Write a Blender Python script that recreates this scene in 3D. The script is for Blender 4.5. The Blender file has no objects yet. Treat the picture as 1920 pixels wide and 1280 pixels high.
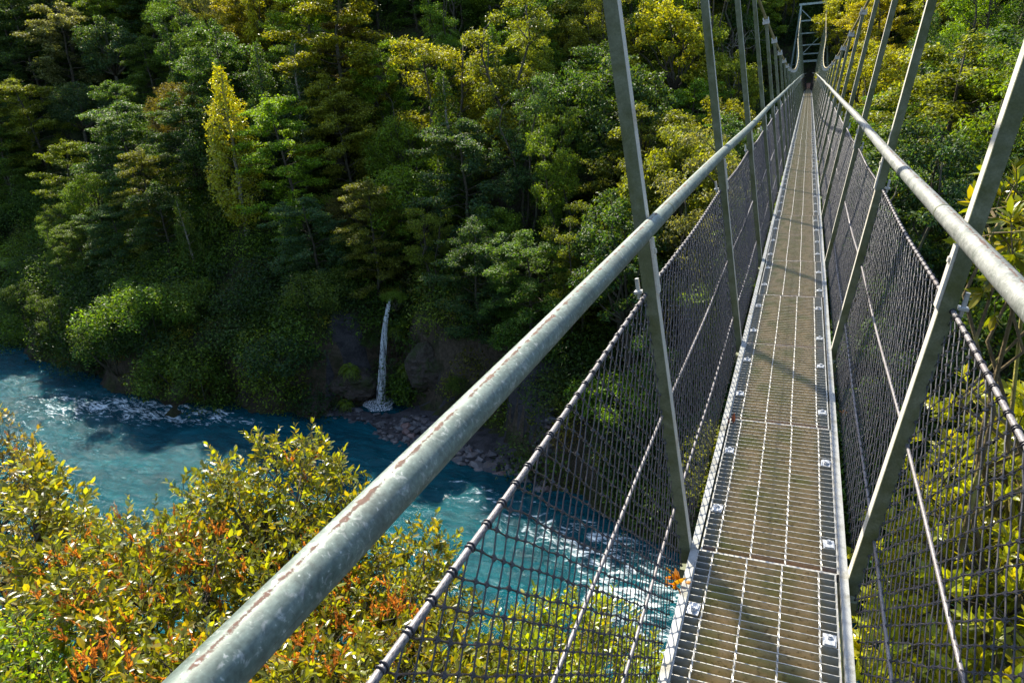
import bpy, math, random
import numpy as np
from mathutils import Matrix, Vector

# ------------------------------------------------------------------ camera, light, exposure
scene = bpy.context.scene
C = scene.collection
F_PX, PITCH, YAW, ROLL = 1290.68, math.radians(-20.084), math.radians(23.214), math.radians(-3.6116)
CAM = np.array([0.0081, 0.0, 1.5394])
Fw = np.array([-math.sin(YAW) * math.cos(PITCH), math.cos(YAW) * math.cos(PITCH), math.sin(PITCH)])
_R = np.cross(Fw, [0, 0, 1.0]); _R /= np.linalg.norm(_R)
_U = np.cross(_R, Fw)
Rt = _R * math.cos(ROLL) + _U * math.sin(ROLL)
Up = -_R * math.sin(ROLL) + _U * math.cos(ROLL)
cam = bpy.data.cameras.new("camera")
cam.sensor_width = 36.0
cam.lens = F_PX / 1920 * 36.0
cam.clip_start = 0.05
cam.clip_end = 2000
co = bpy.data.objects.new("camera", cam)
C.objects.link(co)
co.matrix_world = Matrix(((Rt[0], Up[0], -Fw[0], CAM[0]), (Rt[1], Up[1], -Fw[1], CAM[1]),
                          (Rt[2], Up[2], -Fw[2], CAM[2]), (0, 0, 0, 1)))
scene.camera = co

SUN_EL, SUN_AZ = math.radians(44.0), math.radians(42.7)          # azimuth left of +Y
world = bpy.data.worlds.new("World")
scene.world = world
world.use_nodes = True
wn = world.node_tree
bg = wn.nodes["Background"]
sky = wn.nodes.new("ShaderNodeTexSky")
sky.sky_type = 'NISHITA'
sky.sun_disc = False
sky.sun_elevation = SUN_EL
sky.sun_rotation = -SUN_AZ
wn.links.new(sky.outputs[0], bg.inputs[0])
bg.inputs[1].default_value = 0.15
sl = bpy.data.lights.new("sun", 'SUN')
sl.energy = 5.0
sl.angle = math.radians(0.5)
sl.color = (1.0, 0.925, 0.77)
so = bpy.data.objects.new("sun", sl)
C.objects.link(so)
sdir = Vector((-math.sin(SUN_AZ) * math.cos(SUN_EL), math.cos(SUN_AZ) * math.cos(SUN_EL), math.sin(SUN_EL)))
so.rotation_euler = sdir.to_track_quat('Z', 'Y').to_euler()
so.location = (-20, 20, 60)
scene.view_settings.view_transform = 'Standard'
scene.view_settings.look = 'None'
scene.view_settings.gamma = 1.0
scene.view_settings.exposure = 1.25
scene.cycles.max_bounces = 6
scene.cycles.diffuse_bounces = 3
scene.cycles.glossy_bounces = 2
scene.cycles.transmission_bounces = 4
scene.cycles.transparent_max_bounces = 4
scene.cycles.caustics_reflective = False
scene.cycles.caustics_refractive = False

rng = np.random.default_rng(11)


def ray(px, py):
    d = Fw + Rt * (px - 960) / F_PX + Up * (640 - py) / F_PX
    return d / np.linalg.norm(d)


def at(px, py, dist):
    return CAM + ray(px, py) * dist


def project(P):
    d = np.atleast_2d(P) - CAM
    z = d @ Fw
    zz = np.where(np.abs(z) < 1e-3, 1e-3, z)
    return np.stack([960 + F_PX * (d @ Rt) / zz, 640 - F_PX * (d @ Up) / zz], 1), z


# ------------------------------------------------------------------ noise
def _hash(ix, iy, iz, seed):
    h = (ix * 374761393 + iy * 668265263 + iz * 2147483647 + seed * 1274126177) & 0xFFFFFFFF
    h = ((h ^ (h >> 13)) * 1274126177) & 0xFFFFFFFF
    h = h ^ (h >> 16)
    return (h & 0xFFFF) / 65535.0


def vnoise(x, y, z=0.0, seed=0):
    x, y, z = np.broadcast_arrays(np.asarray(x, float), np.asarray(y, float), np.asarray(z, float))
    ix, iy, iz = np.floor(x).astype(np.int64), np.floor(y).astype(np.int64), np.floor(z).astype(np.int64)
    fx, fy, fz = x - ix, y - iy, z - iz
    fx, fy, fz = fx * fx * (3 - 2 * fx), fy * fy * (3 - 2 * fy), fz * fz * (3 - 2 * fz)
    r = 0
    for a in (0, 1):
        for b in (0, 1):
            for c in (0, 1):
                r = r + _hash(ix + a, iy + b, iz + c, seed) * (fx if a else 1 - fx) * (fy if b else 1 - fy) * (fz if c else 1 - fz)
    return r * 2 - 1


def fbm(x, y, z=0.0, octv=4, seed=0):
    r, a, f = 0, 1.0, 1.0
    for o in range(octv):
        r = r + a * vnoise(np.asarray(x) * f, np.asarray(y) * f, np.asarray(z) * f, seed + o)
        a *= 0.5; f *= 2.03
    return r


def sstep(a, b, x):
    t = np.clip((np.asarray(x, float) - a) / (b - a), 0, 1)
    return t * t * (3 - 2 * t)


# ------------------------------------------------------------------ mesh building
class MB:
    """collects vertices and faces (quads and triangles) for one mesh object"""

    def __init__(self):
        self.v, self.q, self.t, self.n = [], [], [], 0
        self.qm, self.tm, self.att = [], [], []

    def add(self, v, q=None, t=None, mi=0, att=None):
        v = np.asarray(v, float).reshape(-1, 3)
        self.v.append(v)
        self.att.append(np.zeros(len(v)) if att is None else np.broadcast_to(np.asarray(att, float), (len(v),)))
        if q is not None and len(q):
            q = np.asarray(q, np.int64).reshape(-1, 4)
            self.q.append(q + self.n); self.qm.append(np.full(len(q), mi))
        if t is not None and len(t):
            t = np.asarray(t, np.int64).reshape(-1, 3)
            self.t.append(t + self.n); self.tm.append(np.full(len(t), mi))
        self.n += len(v)

    def box(self, c, s, mi=0, top_mi=None, R=None):
        c = np.asarray(c, float); s = np.asarray(s, float) / 2
        v = np.array([[x, y, z] for x in (-1, 1) for y in (-1, 1) for z in (-1, 1)], float) * s
        if R is not None:
            v = v @ np.asarray(R).T
        v = v + c
        self.add(v, [[0, 1, 3, 2], [4, 6, 7, 5], [0, 4, 5, 1], [2, 3, 7, 6], [0, 2, 6, 4]], mi=mi)
        self.add(v[[1, 5, 7, 3]], [[0, 1, 2, 3]], mi=mi if top_mi is None else top_mi)

    def tube(self, pts, rad, sides=8, mi=0, cap=True, ref=None, profile=None, att=None):
        pts = np.asarray(pts, float); n = len(pts)
        rad = np.broadcast_to(np.asarray(rad, float), (n,))
        tan = np.gradient(pts, axis=0)
        tan /= np.linalg.norm(tan, axis=1)[:, None] + 1e-12
        rf = np.array([0, 0, 1.0]) if ref is None else np.asarray(ref, float)
        if abs(tan.mean(0) @ rf) > 0.9 * np.linalg.norm(tan.mean(0)):
            rf = np.array([1.0, 0.15, 0])
        u = np.cross(tan, rf); u /= np.linalg.norm(u, axis=1)[:, None] + 1e-12
        w = np.cross(u, tan)
        a = np.linspace(0, 2 * np.pi, sides, endpoint=False)
        rr = rad[:, None] * np.ones((n, sides)) if profile is None else rad[:, None] * profile
        v = pts[:, None, :] + rr[:, :, None] * (np.cos(a)[None, :, None] * u[:, None, :] + np.sin(a)[None, :, None] * w[:, None, :])
        i = np.arange(n - 1)[:, None] * sides; j = np.arange(sides)[None, :]; j2 = (j + 1) % sides
        q = np.stack([i + j, i + j2, i + sides + j2, i + sides + j], -1).reshape(-1, 4)
        self.add(v, q, mi=mi, att=None if att is None else np.repeat(np.broadcast_to(att, (n,)), sides))
        if cap:
            t = []
            for base, flip in ((0, True), ((n - 1) * sides, False)):
                for k in range(1, sides - 1):
                    f = [base, base + k, base + k + 1]
                    t.append(f[::-1] if flip else f)
            self.t.append(np.array(t) + self.n - n * sides); self.tm.append(np.full(len(t), mi))

    def build(self, name, mats, parent=None, smooth=False, attname=None):
        me = bpy.data.meshes.new(name)
        v = np.concatenate(self.v) if self.v else np.zeros((0, 3))
        q = np.concatenate(self.q) if self.q else np.zeros((0, 4), np.int64)
        t = np.concatenate(self.t) if self.t else np.zeros((0, 3), np.int64)
        me.vertices.add(len(v)); me.vertices.foreach_set('co', v.ravel())
        me.loops.add(q.size + t.size)
        me.loops.foreach_set('vertex_index', np.concatenate([q.ravel(), t.ravel()]).astype(np.int32))
        me.polygons.add(len(q) + len(t))
        ls = np.concatenate([np.arange(len(q)) * 4, q.size + np.arange(len(t)) * 3]).astype(np.int32)
        me.polygons.foreach_set('loop_start', ls)
        mi = np.concatenate([np.concatenate(self.qm) if self.qm else [], np.concatenate(self.tm) if self.tm else []]).astype(np.int32)
        me.polygons.foreach_set('material_index', mi)
        me.polygons.foreach_set('use_smooth', np.full(len(mi), smooth))
        if attname:
            a = me.attributes.new(attname, 'FLOAT', 'POINT')
            a.data.foreach_set('value', np.concatenate(self.att).astype(np.float32))
        for m in (mats if isinstance(mats, (list, tuple)) else [mats]):
            me.materials.append(m)
        me.update(calc_edges=True)
        me.validate()
        o = bpy.data.objects.new(name, me)
        C.objects.link(o)
        if parent is not None:
            o.parent = parent
        return o


def tag(o, label=None, cat=None, group=None, kind=None):
    if label: o['label'] = label
    if cat: o['category'] = cat
    if group: o['group'] = group
    if kind: o['kind'] = kind
    return o


def empty(name, loc=(0, 0, 0)):
    o = bpy.data.objects.new(name, None)
    o.empty_display_size = 0.2
    o.location = loc
    C.objects.link(o)
    return o


def copy_tree(o, parent=None):
    c = o.copy(); C.objects.link(c)
    if parent is not None:
        c.parent = parent
    for ch in o.children:
        copy_tree(ch, c)
    return c


# ------------------------------------------------------------------ materials
class NT:
    def __init__(self, name):
        self.m = bpy.data.materials.new(name); self.m.use_nodes = True
        self.t = self.m.node_tree; self.t.nodes.clear()
        self.out = self.n('ShaderNodeOutputMaterial')

    def n(self, typ, **kw):
        nd = self.t.nodes.new(typ)
        for k, v in kw.items():
            setattr(nd, k, v)
        return nd

    def l(self, a, b):
        self.t.links.new(a, b)

    def noise(self, scale, detail=4, rough=0.55, coord='Object', dist=0.0, vec=None):
        nz = self.n('ShaderNodeTexNoise')
        nz.inputs['Scale'].default_value = scale; nz.inputs['Detail'].default_value = detail
        nz.inputs['Roughness'].default_value = rough; nz.inputs['Distortion'].default_value = dist
        if vec is None:
            tc = self.n('ShaderNodeTexCoord'); vec = tc.outputs[coord]
        self.l(vec, nz.inputs['Vector'])
        return nz.outputs['Fac']

    def ramp(self, fac, stops):
        r = self.n('ShaderNodeValToRGB'); e = r.color_ramp.elements
        while len(e) < len(stops): e.new(0.5)
        for k, (p, c) in enumerate(stops):
            e[k].position = p
            e[k].color = (*c, 1) if isinstance(c, (tuple, list)) else (c, c, c, 1)
        self.l(fac, r.inputs[0])
        return r.outputs[0]

    def mix(self, fac, a, b, mode='MIX'):
        m = self.n('ShaderNodeMix', data_type='RGBA', blend_type=mode)
        for sock, val in ((m.inputs[0], fac), (m.inputs[6], a), (m.inputs[7], b)):
            if hasattr(val, 'is_output'): self.l(val, sock)
            elif isinstance(val, (int, float)): sock.default_value = val if sock.type == 'VALUE' else (val, val, val, 1)
            else: sock.default_value = (*val, 1)
        return m.outputs[2]

    def math(self, op, a, b=0.0, clamp=False):
        m = self.n('ShaderNodeMath', operation=op, use_clamp=clamp)
        for s, val in ((m.inputs[0], a), (m.inputs[1], b)):
            if hasattr(val, 'is_output'): self.l(val, s)
            else: s.default_value = val
        return m.outputs[0]

    def bsdf(self, col, rough=0.6, metal=0.0, spec=0.5, bump=None, bump_s=0.3, bump_d=0.01):
        b = self.n('ShaderNodeBsdfPrincipled')
        for nm, val in (('Base Color', col), ('Roughness', rough), ('Metallic', metal), ('Specular IOR Level', spec)):
            s = b.inputs[nm]
            if hasattr(val, 'is_output'): self.l(val, s)
            else: s.default_value = (*val, 1) if isinstance(val, (tuple, list)) else val
        if bump is not None:
            bn = self.n('ShaderNodeBump'); bn.inputs['Strength'].default_value = bump_s
            bn.inputs['Distance'].default_value = bump_d
            self.l(bump, bn.inputs['Height']); self.l(bn.outputs[0], b.inputs['Normal'])
        return b

    def done(self, sh):
        self.l(sh.outputs[0] if hasattr(sh, 'outputs') else sh, self.out.inputs[0])
        return self.m


def mat_metal(name, c1, c2, stain, scale=14, rough=0.5, metal=0.3, stain_lo=0.5, stain_hi=0.68, streak=None):
    k = NT(name)
    a = k.noise(scale, 5, 0.65)
    base = k.mix(k.ramp(a, [(0.3, 0.0), (0.7, 1.0)]), c1, c2)
    s = k.ramp(k.noise(scale * 0.35, 6, 0.7, dist=0.6), [(stain_lo, 0.0), (stain_hi, 1.0)])
    base = k.mix(s, base, stain)
    fine = k.noise(scale * 14, 3, 0.6)
    base = k.mix(0.35, base, k.ramp(fine, [(0.3, 0.3), (0.7, 0.9)]), 'OVERLAY')
    r = k.ramp(a, [(0.2, rough - 0.12), (0.8, rough + 0.14)])
    return k.done(k.bsdf(base, r, metal, bump=fine, bump_s=0.15, bump_d=0.002))


M_post = mat_metal('weathered_galvanised_steel', (.17, .182, .115), (.092, .102, .050), (.075, .085, .025), 16, .6, .1, .44, .64)
M_inner = mat_metal('clean_lit_galvanised_steel', (.66, .62, .54), (.52, .49, .42), (.40, .31, .22), 20, .5, .15, .55, .75)  # pale base carries the light falling on the inner faces
M_edge = mat_metal('deck_edge_steel', (.36, .365, .35), (.26, .265, .255), (.17, .16, .12), 24, .45, .35)
M_bartop = mat_metal('worn_grating_top', (.44, .43, .40), (.33, .32, .29), (.25, .21, .15), 40, .38, .45, .55, .75)


def mat_barside():
    k = NT('lichen_stained_grating')
    tc = k.n('ShaderNodeTexCoord'); sx = k.n('ShaderNodeSeparateXYZ'); k.l(tc.outputs['Object'], sx.inputs[0])
    n1 = k.noise(17, 5, .7); n2 = k.noise(5, 4, .6, dist=.6); n3 = k.noise(70, 3, .6)
    c = k.mix(k.ramp(n1, [(.34, 0.), (.62, 1.)]), (.34, .28, .16), (.54, .43, .27))
    c = k.mix(k.ramp(n2, [(.46, 0.), (.62, 1.)]), c, (.30, .29, .12))
    c = k.mix(k.ramp(n3, [(.56, 0.), (.66, .7)]), c, (.16, .13, .07))
    # the walked-on middle holds the lichen; the outer cells stay bare steel
    e = k.ramp(k.math('ADD', k.math('ABSOLUTE', sx.outputs[0]), k.math('MULTIPLY', k.math('SUBTRACT', n1, .5), .05)), [(.15, 0.), (.185, 1.)])
    c = k.mix(e, c, k.mix(n3, (.17, .18, .165), (.30, .31, .30)))
    return k.done(k.bsdf(c, .8, 0, .3, bump=n3, bump_s=.2, bump_d=.002))


M_barside = mat_barside()
M_rust = mat_metal('rusty_bar', (.36, .19, .08), (.26, .13, .06), (.18, .10, .05), 30, .8, .0)
M_clip = mat_metal('clip_steel', (.52, .535, .54), (.42, .43, .44), (.4, .36, .3), 60, .35, .5)


def mat_wire():
    k = NT('wire_rope_steel')
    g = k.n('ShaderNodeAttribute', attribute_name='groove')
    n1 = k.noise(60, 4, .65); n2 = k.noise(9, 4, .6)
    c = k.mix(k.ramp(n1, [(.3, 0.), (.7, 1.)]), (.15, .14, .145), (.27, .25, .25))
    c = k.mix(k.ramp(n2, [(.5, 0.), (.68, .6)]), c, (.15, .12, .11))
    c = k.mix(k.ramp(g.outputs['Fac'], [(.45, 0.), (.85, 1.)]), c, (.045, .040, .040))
    return k.done(k.bsdf(c, .5, .2))


M_wire = mat_wire()
M_cable = mat_metal('main_cable_steel', (.36, .31, .17), (.25, .21, .11), (.17, .13, .07), 30, .5, .25)
M_tower = mat_metal('tower_steel', (.38, .45, .43), (.31, .37, .35), (.20, .24, .21), 6, .5, .1)
M_net = mat_metal('dark_net_cord', (.026, .024, .030), (.014, .013, .017), (.052, .044, .046), 120, .36, .0)


def mat_rail(name, ca, cb):
    k = NT(name)
    at_ = k.n('ShaderNodeAttribute', attribute_name='ang')          # 0..1 round the pipe, 0.25 is the crest
    tc = k.n('ShaderNodeTexCoord')
    n1 = k.noise(42, 6, .7); n2 = k.noise(7, 4, .6, dist=.8); n3 = k.noise(160, 2, .6)
    mp = k.n('ShaderNodeMapping'); mp.inputs['Scale'].default_value = (60, 5, 60); k.l(tc.outputs['Object'], mp.inputs[0])
    n4 = k.noise(1.0, 4, .6, vec=mp.outputs[0])
    base = k.mix(k.ramp(n2, [(.35, 0.), (.65, 1.)]), ca, cb)
    base = k.mix(k.ramp(n4, [(.40, 0.), (.75, .8)]), base, tuple(q * 1.35 for q in cb))
    n5 = k.noise(75, 4, .65, dist=.8)
    base = k.mix(k.ramp(n5, [(.56, 0.), (.68, .6)]), base, (.40, .41, .38))
    base = k.mix(k.ramp(k.noise(11, 6, .75, dist=.5), [(.48, 0.), (.66, .75)]), base, (.085, .10, .082))
    base = k.mix(.5, base, k.ramp(n3, [(.3, .25), (.7, .8)]), 'OVERLAY')
    d = k.math('ABSOLUTE', k.math('SUBTRACT', at_.outputs['Fac'], .245))
    band = k.math('SUBTRACT', .037, d)
    crest = k.math('MULTIPLY_ADD', band, 17.0)
    k.t.nodes[-1].inputs[2].default_value = 0.0
    w = k.math('ADD', crest, k.math('MULTIPLY', k.math('ADD', k.math('SUBTRACT', n1, .5), k.math('MULTIPLY', k.math('SUBTRACT', n2, .5), .5)), 3.2))
    dirt = k.ramp(w, [(.32, 0.), (.62, 1.)])
    base = k.mix(dirt, base, k.mix(k.ramp(n1, [(.4, 0.), (.6, 1.)]), (.050, .026, .018), (.12, .066, .046)))
    spots = k.ramp(k.math('ADD', n3, k.math('MULTIPLY', n1, .4)), [(.86, 0.), (.96, .7)])
    base = k.mix(spots, base, (.46, .47, .44))
    r = k.mix(dirt, k.mix(n2, (.46, .46, .46), (.66, .66, .66)), (.85, .85, .85))
    return k.done(k.bsdf(base, r, .12, bump=n1, bump_s=.12, bump_d=.002))


M_rail_teal = mat_rail('weathered_teal_pipe', (.078, .112, .092), (.145, .18, .155))
M_rail_grey = mat_rail('weathered_grey_pipe', (.135, .14, .125), (.215, .22, .20))


def mat_leaf(name, trans=0.4, rough=0.42, spec=0.5, tint=(1.5, 1.35, .45), vary=.55, warm=(.22, .25, .018), warm_amt=.25):
    k = NT(name)
    oi = k.n('ShaderNodeObjectInfo'); ge = k.n('ShaderNodeNewGeometry')
    rnd = ge.outputs['Random Per Island']
    v = k.ramp(rnd, [(0, 1 - vary), (1, 1 + vary)])
    col = k.mix(1.0, oi.outputs['Color'], v, 'MULTIPLY')
    r2 = k.math('FRACT', k.math('MULTIPLY', rnd, 17.31))
    col = k.mix(k.math('MULTIPLY', k.math('GREATER_THAN', r2, .75), warm_amt), col, warm)
    b = k.bsdf(col, rough, 0, spec)
    tr = k.n('ShaderNodeBsdfTranslucent')
    k.l(k.mix(1.0, col, tint, 'MULTIPLY'), tr.inputs[0])
    ms = k.n('ShaderNodeMixShader'); ms.inputs[0].default_value = trans
    k.l(b.outputs[0], ms.inputs[1]); k.l(tr.outputs[0], ms.inputs[2])
    return k.done(ms)


M_leaf = mat_leaf('forest_leaf', .45, .50, .28, (1.75, 1.6, .30), vary=.75)
def mat_scrub():
    k = NT('mixed_scrub_leaf')
    at_ = k.n('ShaderNodeAttribute', attribute_name='var'); ge = k.n('ShaderNodeNewGeometry')
    oi = k.n('ShaderNodeObjectInfo')
    kinds = k.ramp(at_.outputs['Fac'], [(.0, (.45, .62, .9)), (.3, (.8, .85, .8)), (.5, (1.0, 1.1, .8)), (.7, (1.5, 1.6, .8)), (.88, (2.2, 1.9, .9)), (1., (1.7, 1.0, .9))])
    col = k.mix(1.0, oi.outputs['Color'], kinds, 'MULTIPLY')
    col = k.mix(1.0, col, k.ramp(ge.outputs['Random Per Island'], [(0, .3), (1, 1.7)]), 'MULTIPLY')
    b = k.bsdf(col, .48, 0, .3)
    tr = k.n('ShaderNodeBsdfTranslucent'); k.l(k.mix(1.0, col, (1.7, 1.5, .35), 'MULTIPLY'), tr.inputs[0])
    ms = k.n('ShaderNodeMixShader'); ms.inputs[0].default_value = .45
    k.l(b.outputs[0], ms.inputs[1]); k.l(tr.outputs[0], ms.inputs[2])
    return k.done(ms)


M_scrub = mat_scrub()
M_gold = mat_leaf('golden_leaf', .45, .28, .8, (1.7, 1.5, .2), .5, (.34, .25, .012), .5)
M_near = mat_leaf('shrub_leaf', .54, .30, .6, (1.9, 1.7, .28), .6, (.34, .23, .016), .5)
M_big = mat_leaf('broad_shrub_leaf', .48, .28, .6, (1.9, 1.75, .25), .5, (.42, .33, .015), .5)
M_fern = mat_leaf('fern_leaf', .45, .5, .3, (1.6, 1.4, .4), .4)
M_flower = mat_leaf('flower_spike', .45, .6, .2, (1.3, 1.1, .5), .5, (.42, .24, .05), .5)


def mat_bark(name, c1, c2, c3):
    k = NT(name)
    a = k.noise(9, 5, .7); s = k.noise(2.2, 4, .6, dist=.5)
    col = k.mix(k.ramp(a, [(.35, 0.), (.65, 1.)]), c1, c2)
    col = k.mix(k.ramp(s, [(.5, 0.), (.65, 1.)]), col, c3)
    return k.done(k.bsdf(col, .85, 0, .2, bump=a, bump_s=.6, bump_d=.03))


M_bark = mat_bark('dark_bark', (.05, .040, .028), (.10, .085, .06), (.06, .07, .03))
M_pale = mat_bark('pale_bark', (.20, .17, .13), (.34, .30, .24), (.16, .17, .08))
M_moss = mat_bark('mossy_bark', (.10, .075, .04), (.17, .13, .07), (.30, .27, .07))


def mat_ground():
    k = NT('hillside_earth')
    ge = k.n('ShaderNodeNewGeometry')
    sx = k.n('ShaderNodeSeparateXYZ'); k.l(ge.outputs['Normal'], sx.inputs[0])
    n1 = k.noise(.9, 6, .65); n2 = k.noise(6, 5, .7); n3 = k.noise(.25, 3, .5)
    soil = k.mix(k.ramp(n2, [(.35, 0.), (.65, 1.)]), (.028, .022, .014), (.065, .050, .030))
    moss = k.mix(k.ramp(n2, [(.3, 0.), (.7, 1.)]), (.028, .042, .010), (.065, .078, .018))
    low = k.mix(k.ramp(n1, [(.42, 0.), (.58, 1.)]), soil, moss)
    rock = k.mix(k.ramp(n2, [(.3, 0.), (.7, 1.)]), (.045, .035, .022), (.14, .105, .07))
    rock = k.mix(k.ramp(n1, [(.50, 0.), (.62, 1.)]), rock, (.045, .042, .018))
    steep = k.ramp(sx.outputs[2], [(.42, 1.), (.66, 0.)])
    col = k.mix(steep, low, rock)
    return k.done(k.bsdf(col, .9, 0, .25, bump=k.math('ADD', n2, k.math('MULTIPLY', n1, 1.5)), bump_s=.9, bump_d=.25))


M_ground = mat_ground()


def mat_rock(name, a, b, c):
    k = NT(name)
    n1 = k.noise(1.6, 6, .7, dist=.4); n2 = k.noise(11, 5, .7)
    col = k.mix(k.ramp(n2, [(.3, 0.), (.7, 1.)]), a, b)
    col = k.mix(k.ramp(n1, [(.48, 0.), (.6, 1.)]), col, c)
    return k.done(k.bsdf(col, .8, 0, .35, bump=k.math('ADD', n1, n2), bump_s=.8, bump_d=.12))


M_rock = mat_rock('river_rock', (.028, .023, .018), (.105, .080, .060), (.040, .050, .014))
M_wet = mat_rock('wet_gravel', (.030, .028, .030), (.075, .068, .068), (.022, .021, .022))


def mat_cobble():
    k = NT('river_cobble')
    ge = k.n('ShaderNodeNewGeometry')
    c = k.ramp(ge.outputs['Random Per Island'], [(0, (.022, .022, .025)), (.5, (.055, .053, .056)), (.88, (.105, .10, .098)), (1, (.13, .075, .062))])
    n = k.noise(14, 4, .6)
    return k.done(k.bsdf(k.mix(.5, c, k.ramp(n, [(.3, .3), (.7, .8)]), 'OVERLAY'), .45, 0, .5, bump=n, bump_s=.3, bump_d=.02))


M_cobble = mat_cobble()


def mat_water():
    k = NT('river_water')
    tc = k.n('ShaderNodeTexCoord')
    foam_a = k.n('ShaderNodeAttribute', attribute_name='foam')
    mp = k.n('ShaderNodeMapping'); mp.inputs['Scale'].default_value = (.42, 1.35, 1.0)
    mp.inputs['Rotation'].default_value = (0, 0, math.radians(-14))
    k.l(tc.outputs['Object'], mp.inputs[0])
    v = mp.outputs[0]
    big = k.noise(.55, 4, .6, vec=v, dist=.8)
    mid = k.noise(2.2, 6, .68, vec=v, dist=1.2)
    fin = k.noise(7.5, 4, .6, vec=v, dist=.6)
    deep = k.mix(k.ramp(big, [(.35, 0.), (.68, 1.)]), (.0006, .034, .046), (.0015, .072, .092))
    milk = k.ramp(mid, [(.48, 0.), (.72, 1.)])
    col = k.mix(k.math('MULTIPLY', milk, .55), deep, (.007, .130, .160))
    f = k.math('ADD', k.math('MULTIPLY', mid, .68), k.math('MULTIPLY', fin, .32))
    thr = k.math('SUBTRACT', f, k.math('SUBTRACT', .735, k.math('MULTIPLY', foam_a.outputs['Fac'], .165)))
    foam = k.ramp(k.math('MULTIPLY', thr, 7.0), [(0.0, 0.), (.75, 1.)])
    col = k.mix(foam, col, (.78, .86, .88))
    rough = k.mix(foam, (.16, .16, .16), (.7, .7, .7))
    h = k.math('ADD', k.math('MULTIPLY', mid, .7), k.math('MULTIPLY', fin, .35))
    b = k.bsdf(col, rough, 0, .14, bump=h, bump_s=.7, bump_d=.22)
    b.inputs['IOR'].default_value = 1.33
    return k.done(b)


M_water = mat_water()


def mat_fall():
    k = NT('white_falling_water')
    tc = k.n('ShaderNodeTexCoord')
    mp = k.n('ShaderNodeMapping'); mp.inputs['Scale'].default_value = (13, 13, .55); k.l(tc.outputs['Object'], mp.inputs[0])
    n = k.noise(1.0, 5, .65, vec=mp.outputs[0], dist=.4)
    b = k.bsdf(k.ramp(n, [(.35, (.66, .70, .70)), (.6, (.90, .92, .92))]), .5, 0, .4, bump=n, bump_s=.35, bump_d=.04)
    tr = k.n('ShaderNodeBsdfTransparent')
    ms = k.n('ShaderNodeMixShader')
    k.l(k.ramp(n, [(.40, .0), (.70, .85)]), ms.inputs[0])
    k.l(tr.outputs[0], ms.inputs[1]); k.l(b.outputs[0], ms.inputs[2])
    return k.done(ms)


M_fall = mat_fall()
k_ = NT('red_clay_path')
M_path = k_.done(k_.bsdf(k_.mix(k_.ramp(k_.noise(2.5, 5, .7), [(.35, 0.), (.65, 1.)]), (.16, .07, .045), (.34, .19, .13)), .9, 0, .2, bump=k_.noise(9), bump_s=.6, bump_d=.05))

# ------------------------------------------------------------------ terrain
WZ = -14.0
FAR = np.array([(-150, -90), (-95, -8), (-76, 20), (-66, 28.5), (-55.6, 30.8), (-45, 27.6), (-36, 25.4), (-30, 25.0), (-25.6, 25.7), (-19.5, 26.0),
                (-15.5, 24.6), (-12.9, 23.8), (-9.5, 23.5), (-4.9, 21.5), (-2.6, 20.3), (5, 17.5), (20, 15), (60, 8), (140, -20)], float)
NEAR = np.array([(-140, -110), (-80, -20), (-60, 2), (-45, 10), (-26, 8.5), (-15, 8.5), (-5, 8.5), (3, 7), (20, 3), (60, -4), (140, -32)], float)


def polydist(P, L):
    """signed distance to the polyline, positive on its left going along +x (the +y side)"""
    best = np.full(len(P), 1e9); sg = np.ones(len(P))
    for a, b in zip(L[:-1], L[1:]):
        ab = b - a
        t = np.clip(((P - a) @ ab) / (ab @ ab), 0, 1)
        q = a + t[:, None] * ab
        d = np.hypot(*(P - q).T)
        s = np.sign(ab[0] * (P[:, 1] - a[1]) - ab[1] * (P[:, 0] - a[0]))
        m = d < best - 1e-9
        best = np.where(m, d, best); sg = np.where(m, s, sg)
    return best * sg


def terrain(x, y):
    x, y = np.broadcast_arrays(np.asarray(x, float), np.asarray(y, float))
    sh = x.shape; x = x.ravel(); y = y.ravel(); P = np.stack([x, y], 1)
    df = polydist(P, FAR) + .7 * fbm(x * .35, y * .35, 0, 3, 5)
    dn = -polydist(P, NEAR)
    bump = fbm(x * .22, y * .22, 0, 4, 1)
    beach = sstep(-24, -20.5, x) * sstep(-9, -12.5, x)
    bw = .25 + 2.2 * beach
    ch = 2.2 + 2.4 * sstep(-27, -20, x) * sstep(-6, -14, x) + .9 * sstep(-50, -34, x) * sstep(-24, -30, x)
    ang = np.interp(x, [-95, -60, -38, -27, -18, -9, 0, 8, 30], [.84, .82, .80, .72, .56, .42, .285, .32, .42])
    zf = WZ + np.where(df < 0, .45 * np.maximum(df, -4), .14 * np.clip(df, 0, bw) + ch * sstep(0, 1.5, df - bw)
                       + ang * np.maximum(df - bw - 1.0, 0))
    zf = zf + .30 * np.maximum(df - 46, 0) + bump * .9 * sstep(1.0, 9, df)
    zf = np.minimum(zf, 48 + 3 * bump)
    zn = WZ + np.where(dn < 0, .45 * np.maximum(dn, -4), 1.9 * np.minimum(dn, 5.6) + .30 * np.maximum(dn - 5.6, 0)) + bump * .7 * sstep(.5, 5, dn)
    z = np.where(df > 0, zf, np.where(dn > 0, zn, np.maximum(np.maximum(zf, zn), WZ - 1.8)))
    # the ravine the waterfall comes down
    g = np.exp(-(((x + 19.6 - .12 * (y - 29)) / 1.1) ** 2)) * sstep(26.8, 28.3, y) * sstep(44, 33, y)
    z = z - 1.6 * g
    # level ground where the far end of the bridge lands
    m = np.exp(-((x / 2.6) ** 2)) * sstep(57, 61, y) * sstep(74, 68, y)
    z = z * (1 - m) + (.05 + .06 * np.maximum(y - 63, 0)) * m
    # keep the ground clear of the bridge deck
    cl = sstep(3.5, 2.0, np.abs(x)) * sstep(61, 56, y) * sstep(-6, -2, y)
    z = np.where(cl > 0, np.minimum(z, z * (1 - cl) + np.minimum(z, -1.1) * cl), z)
    return z.reshape(sh)


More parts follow.
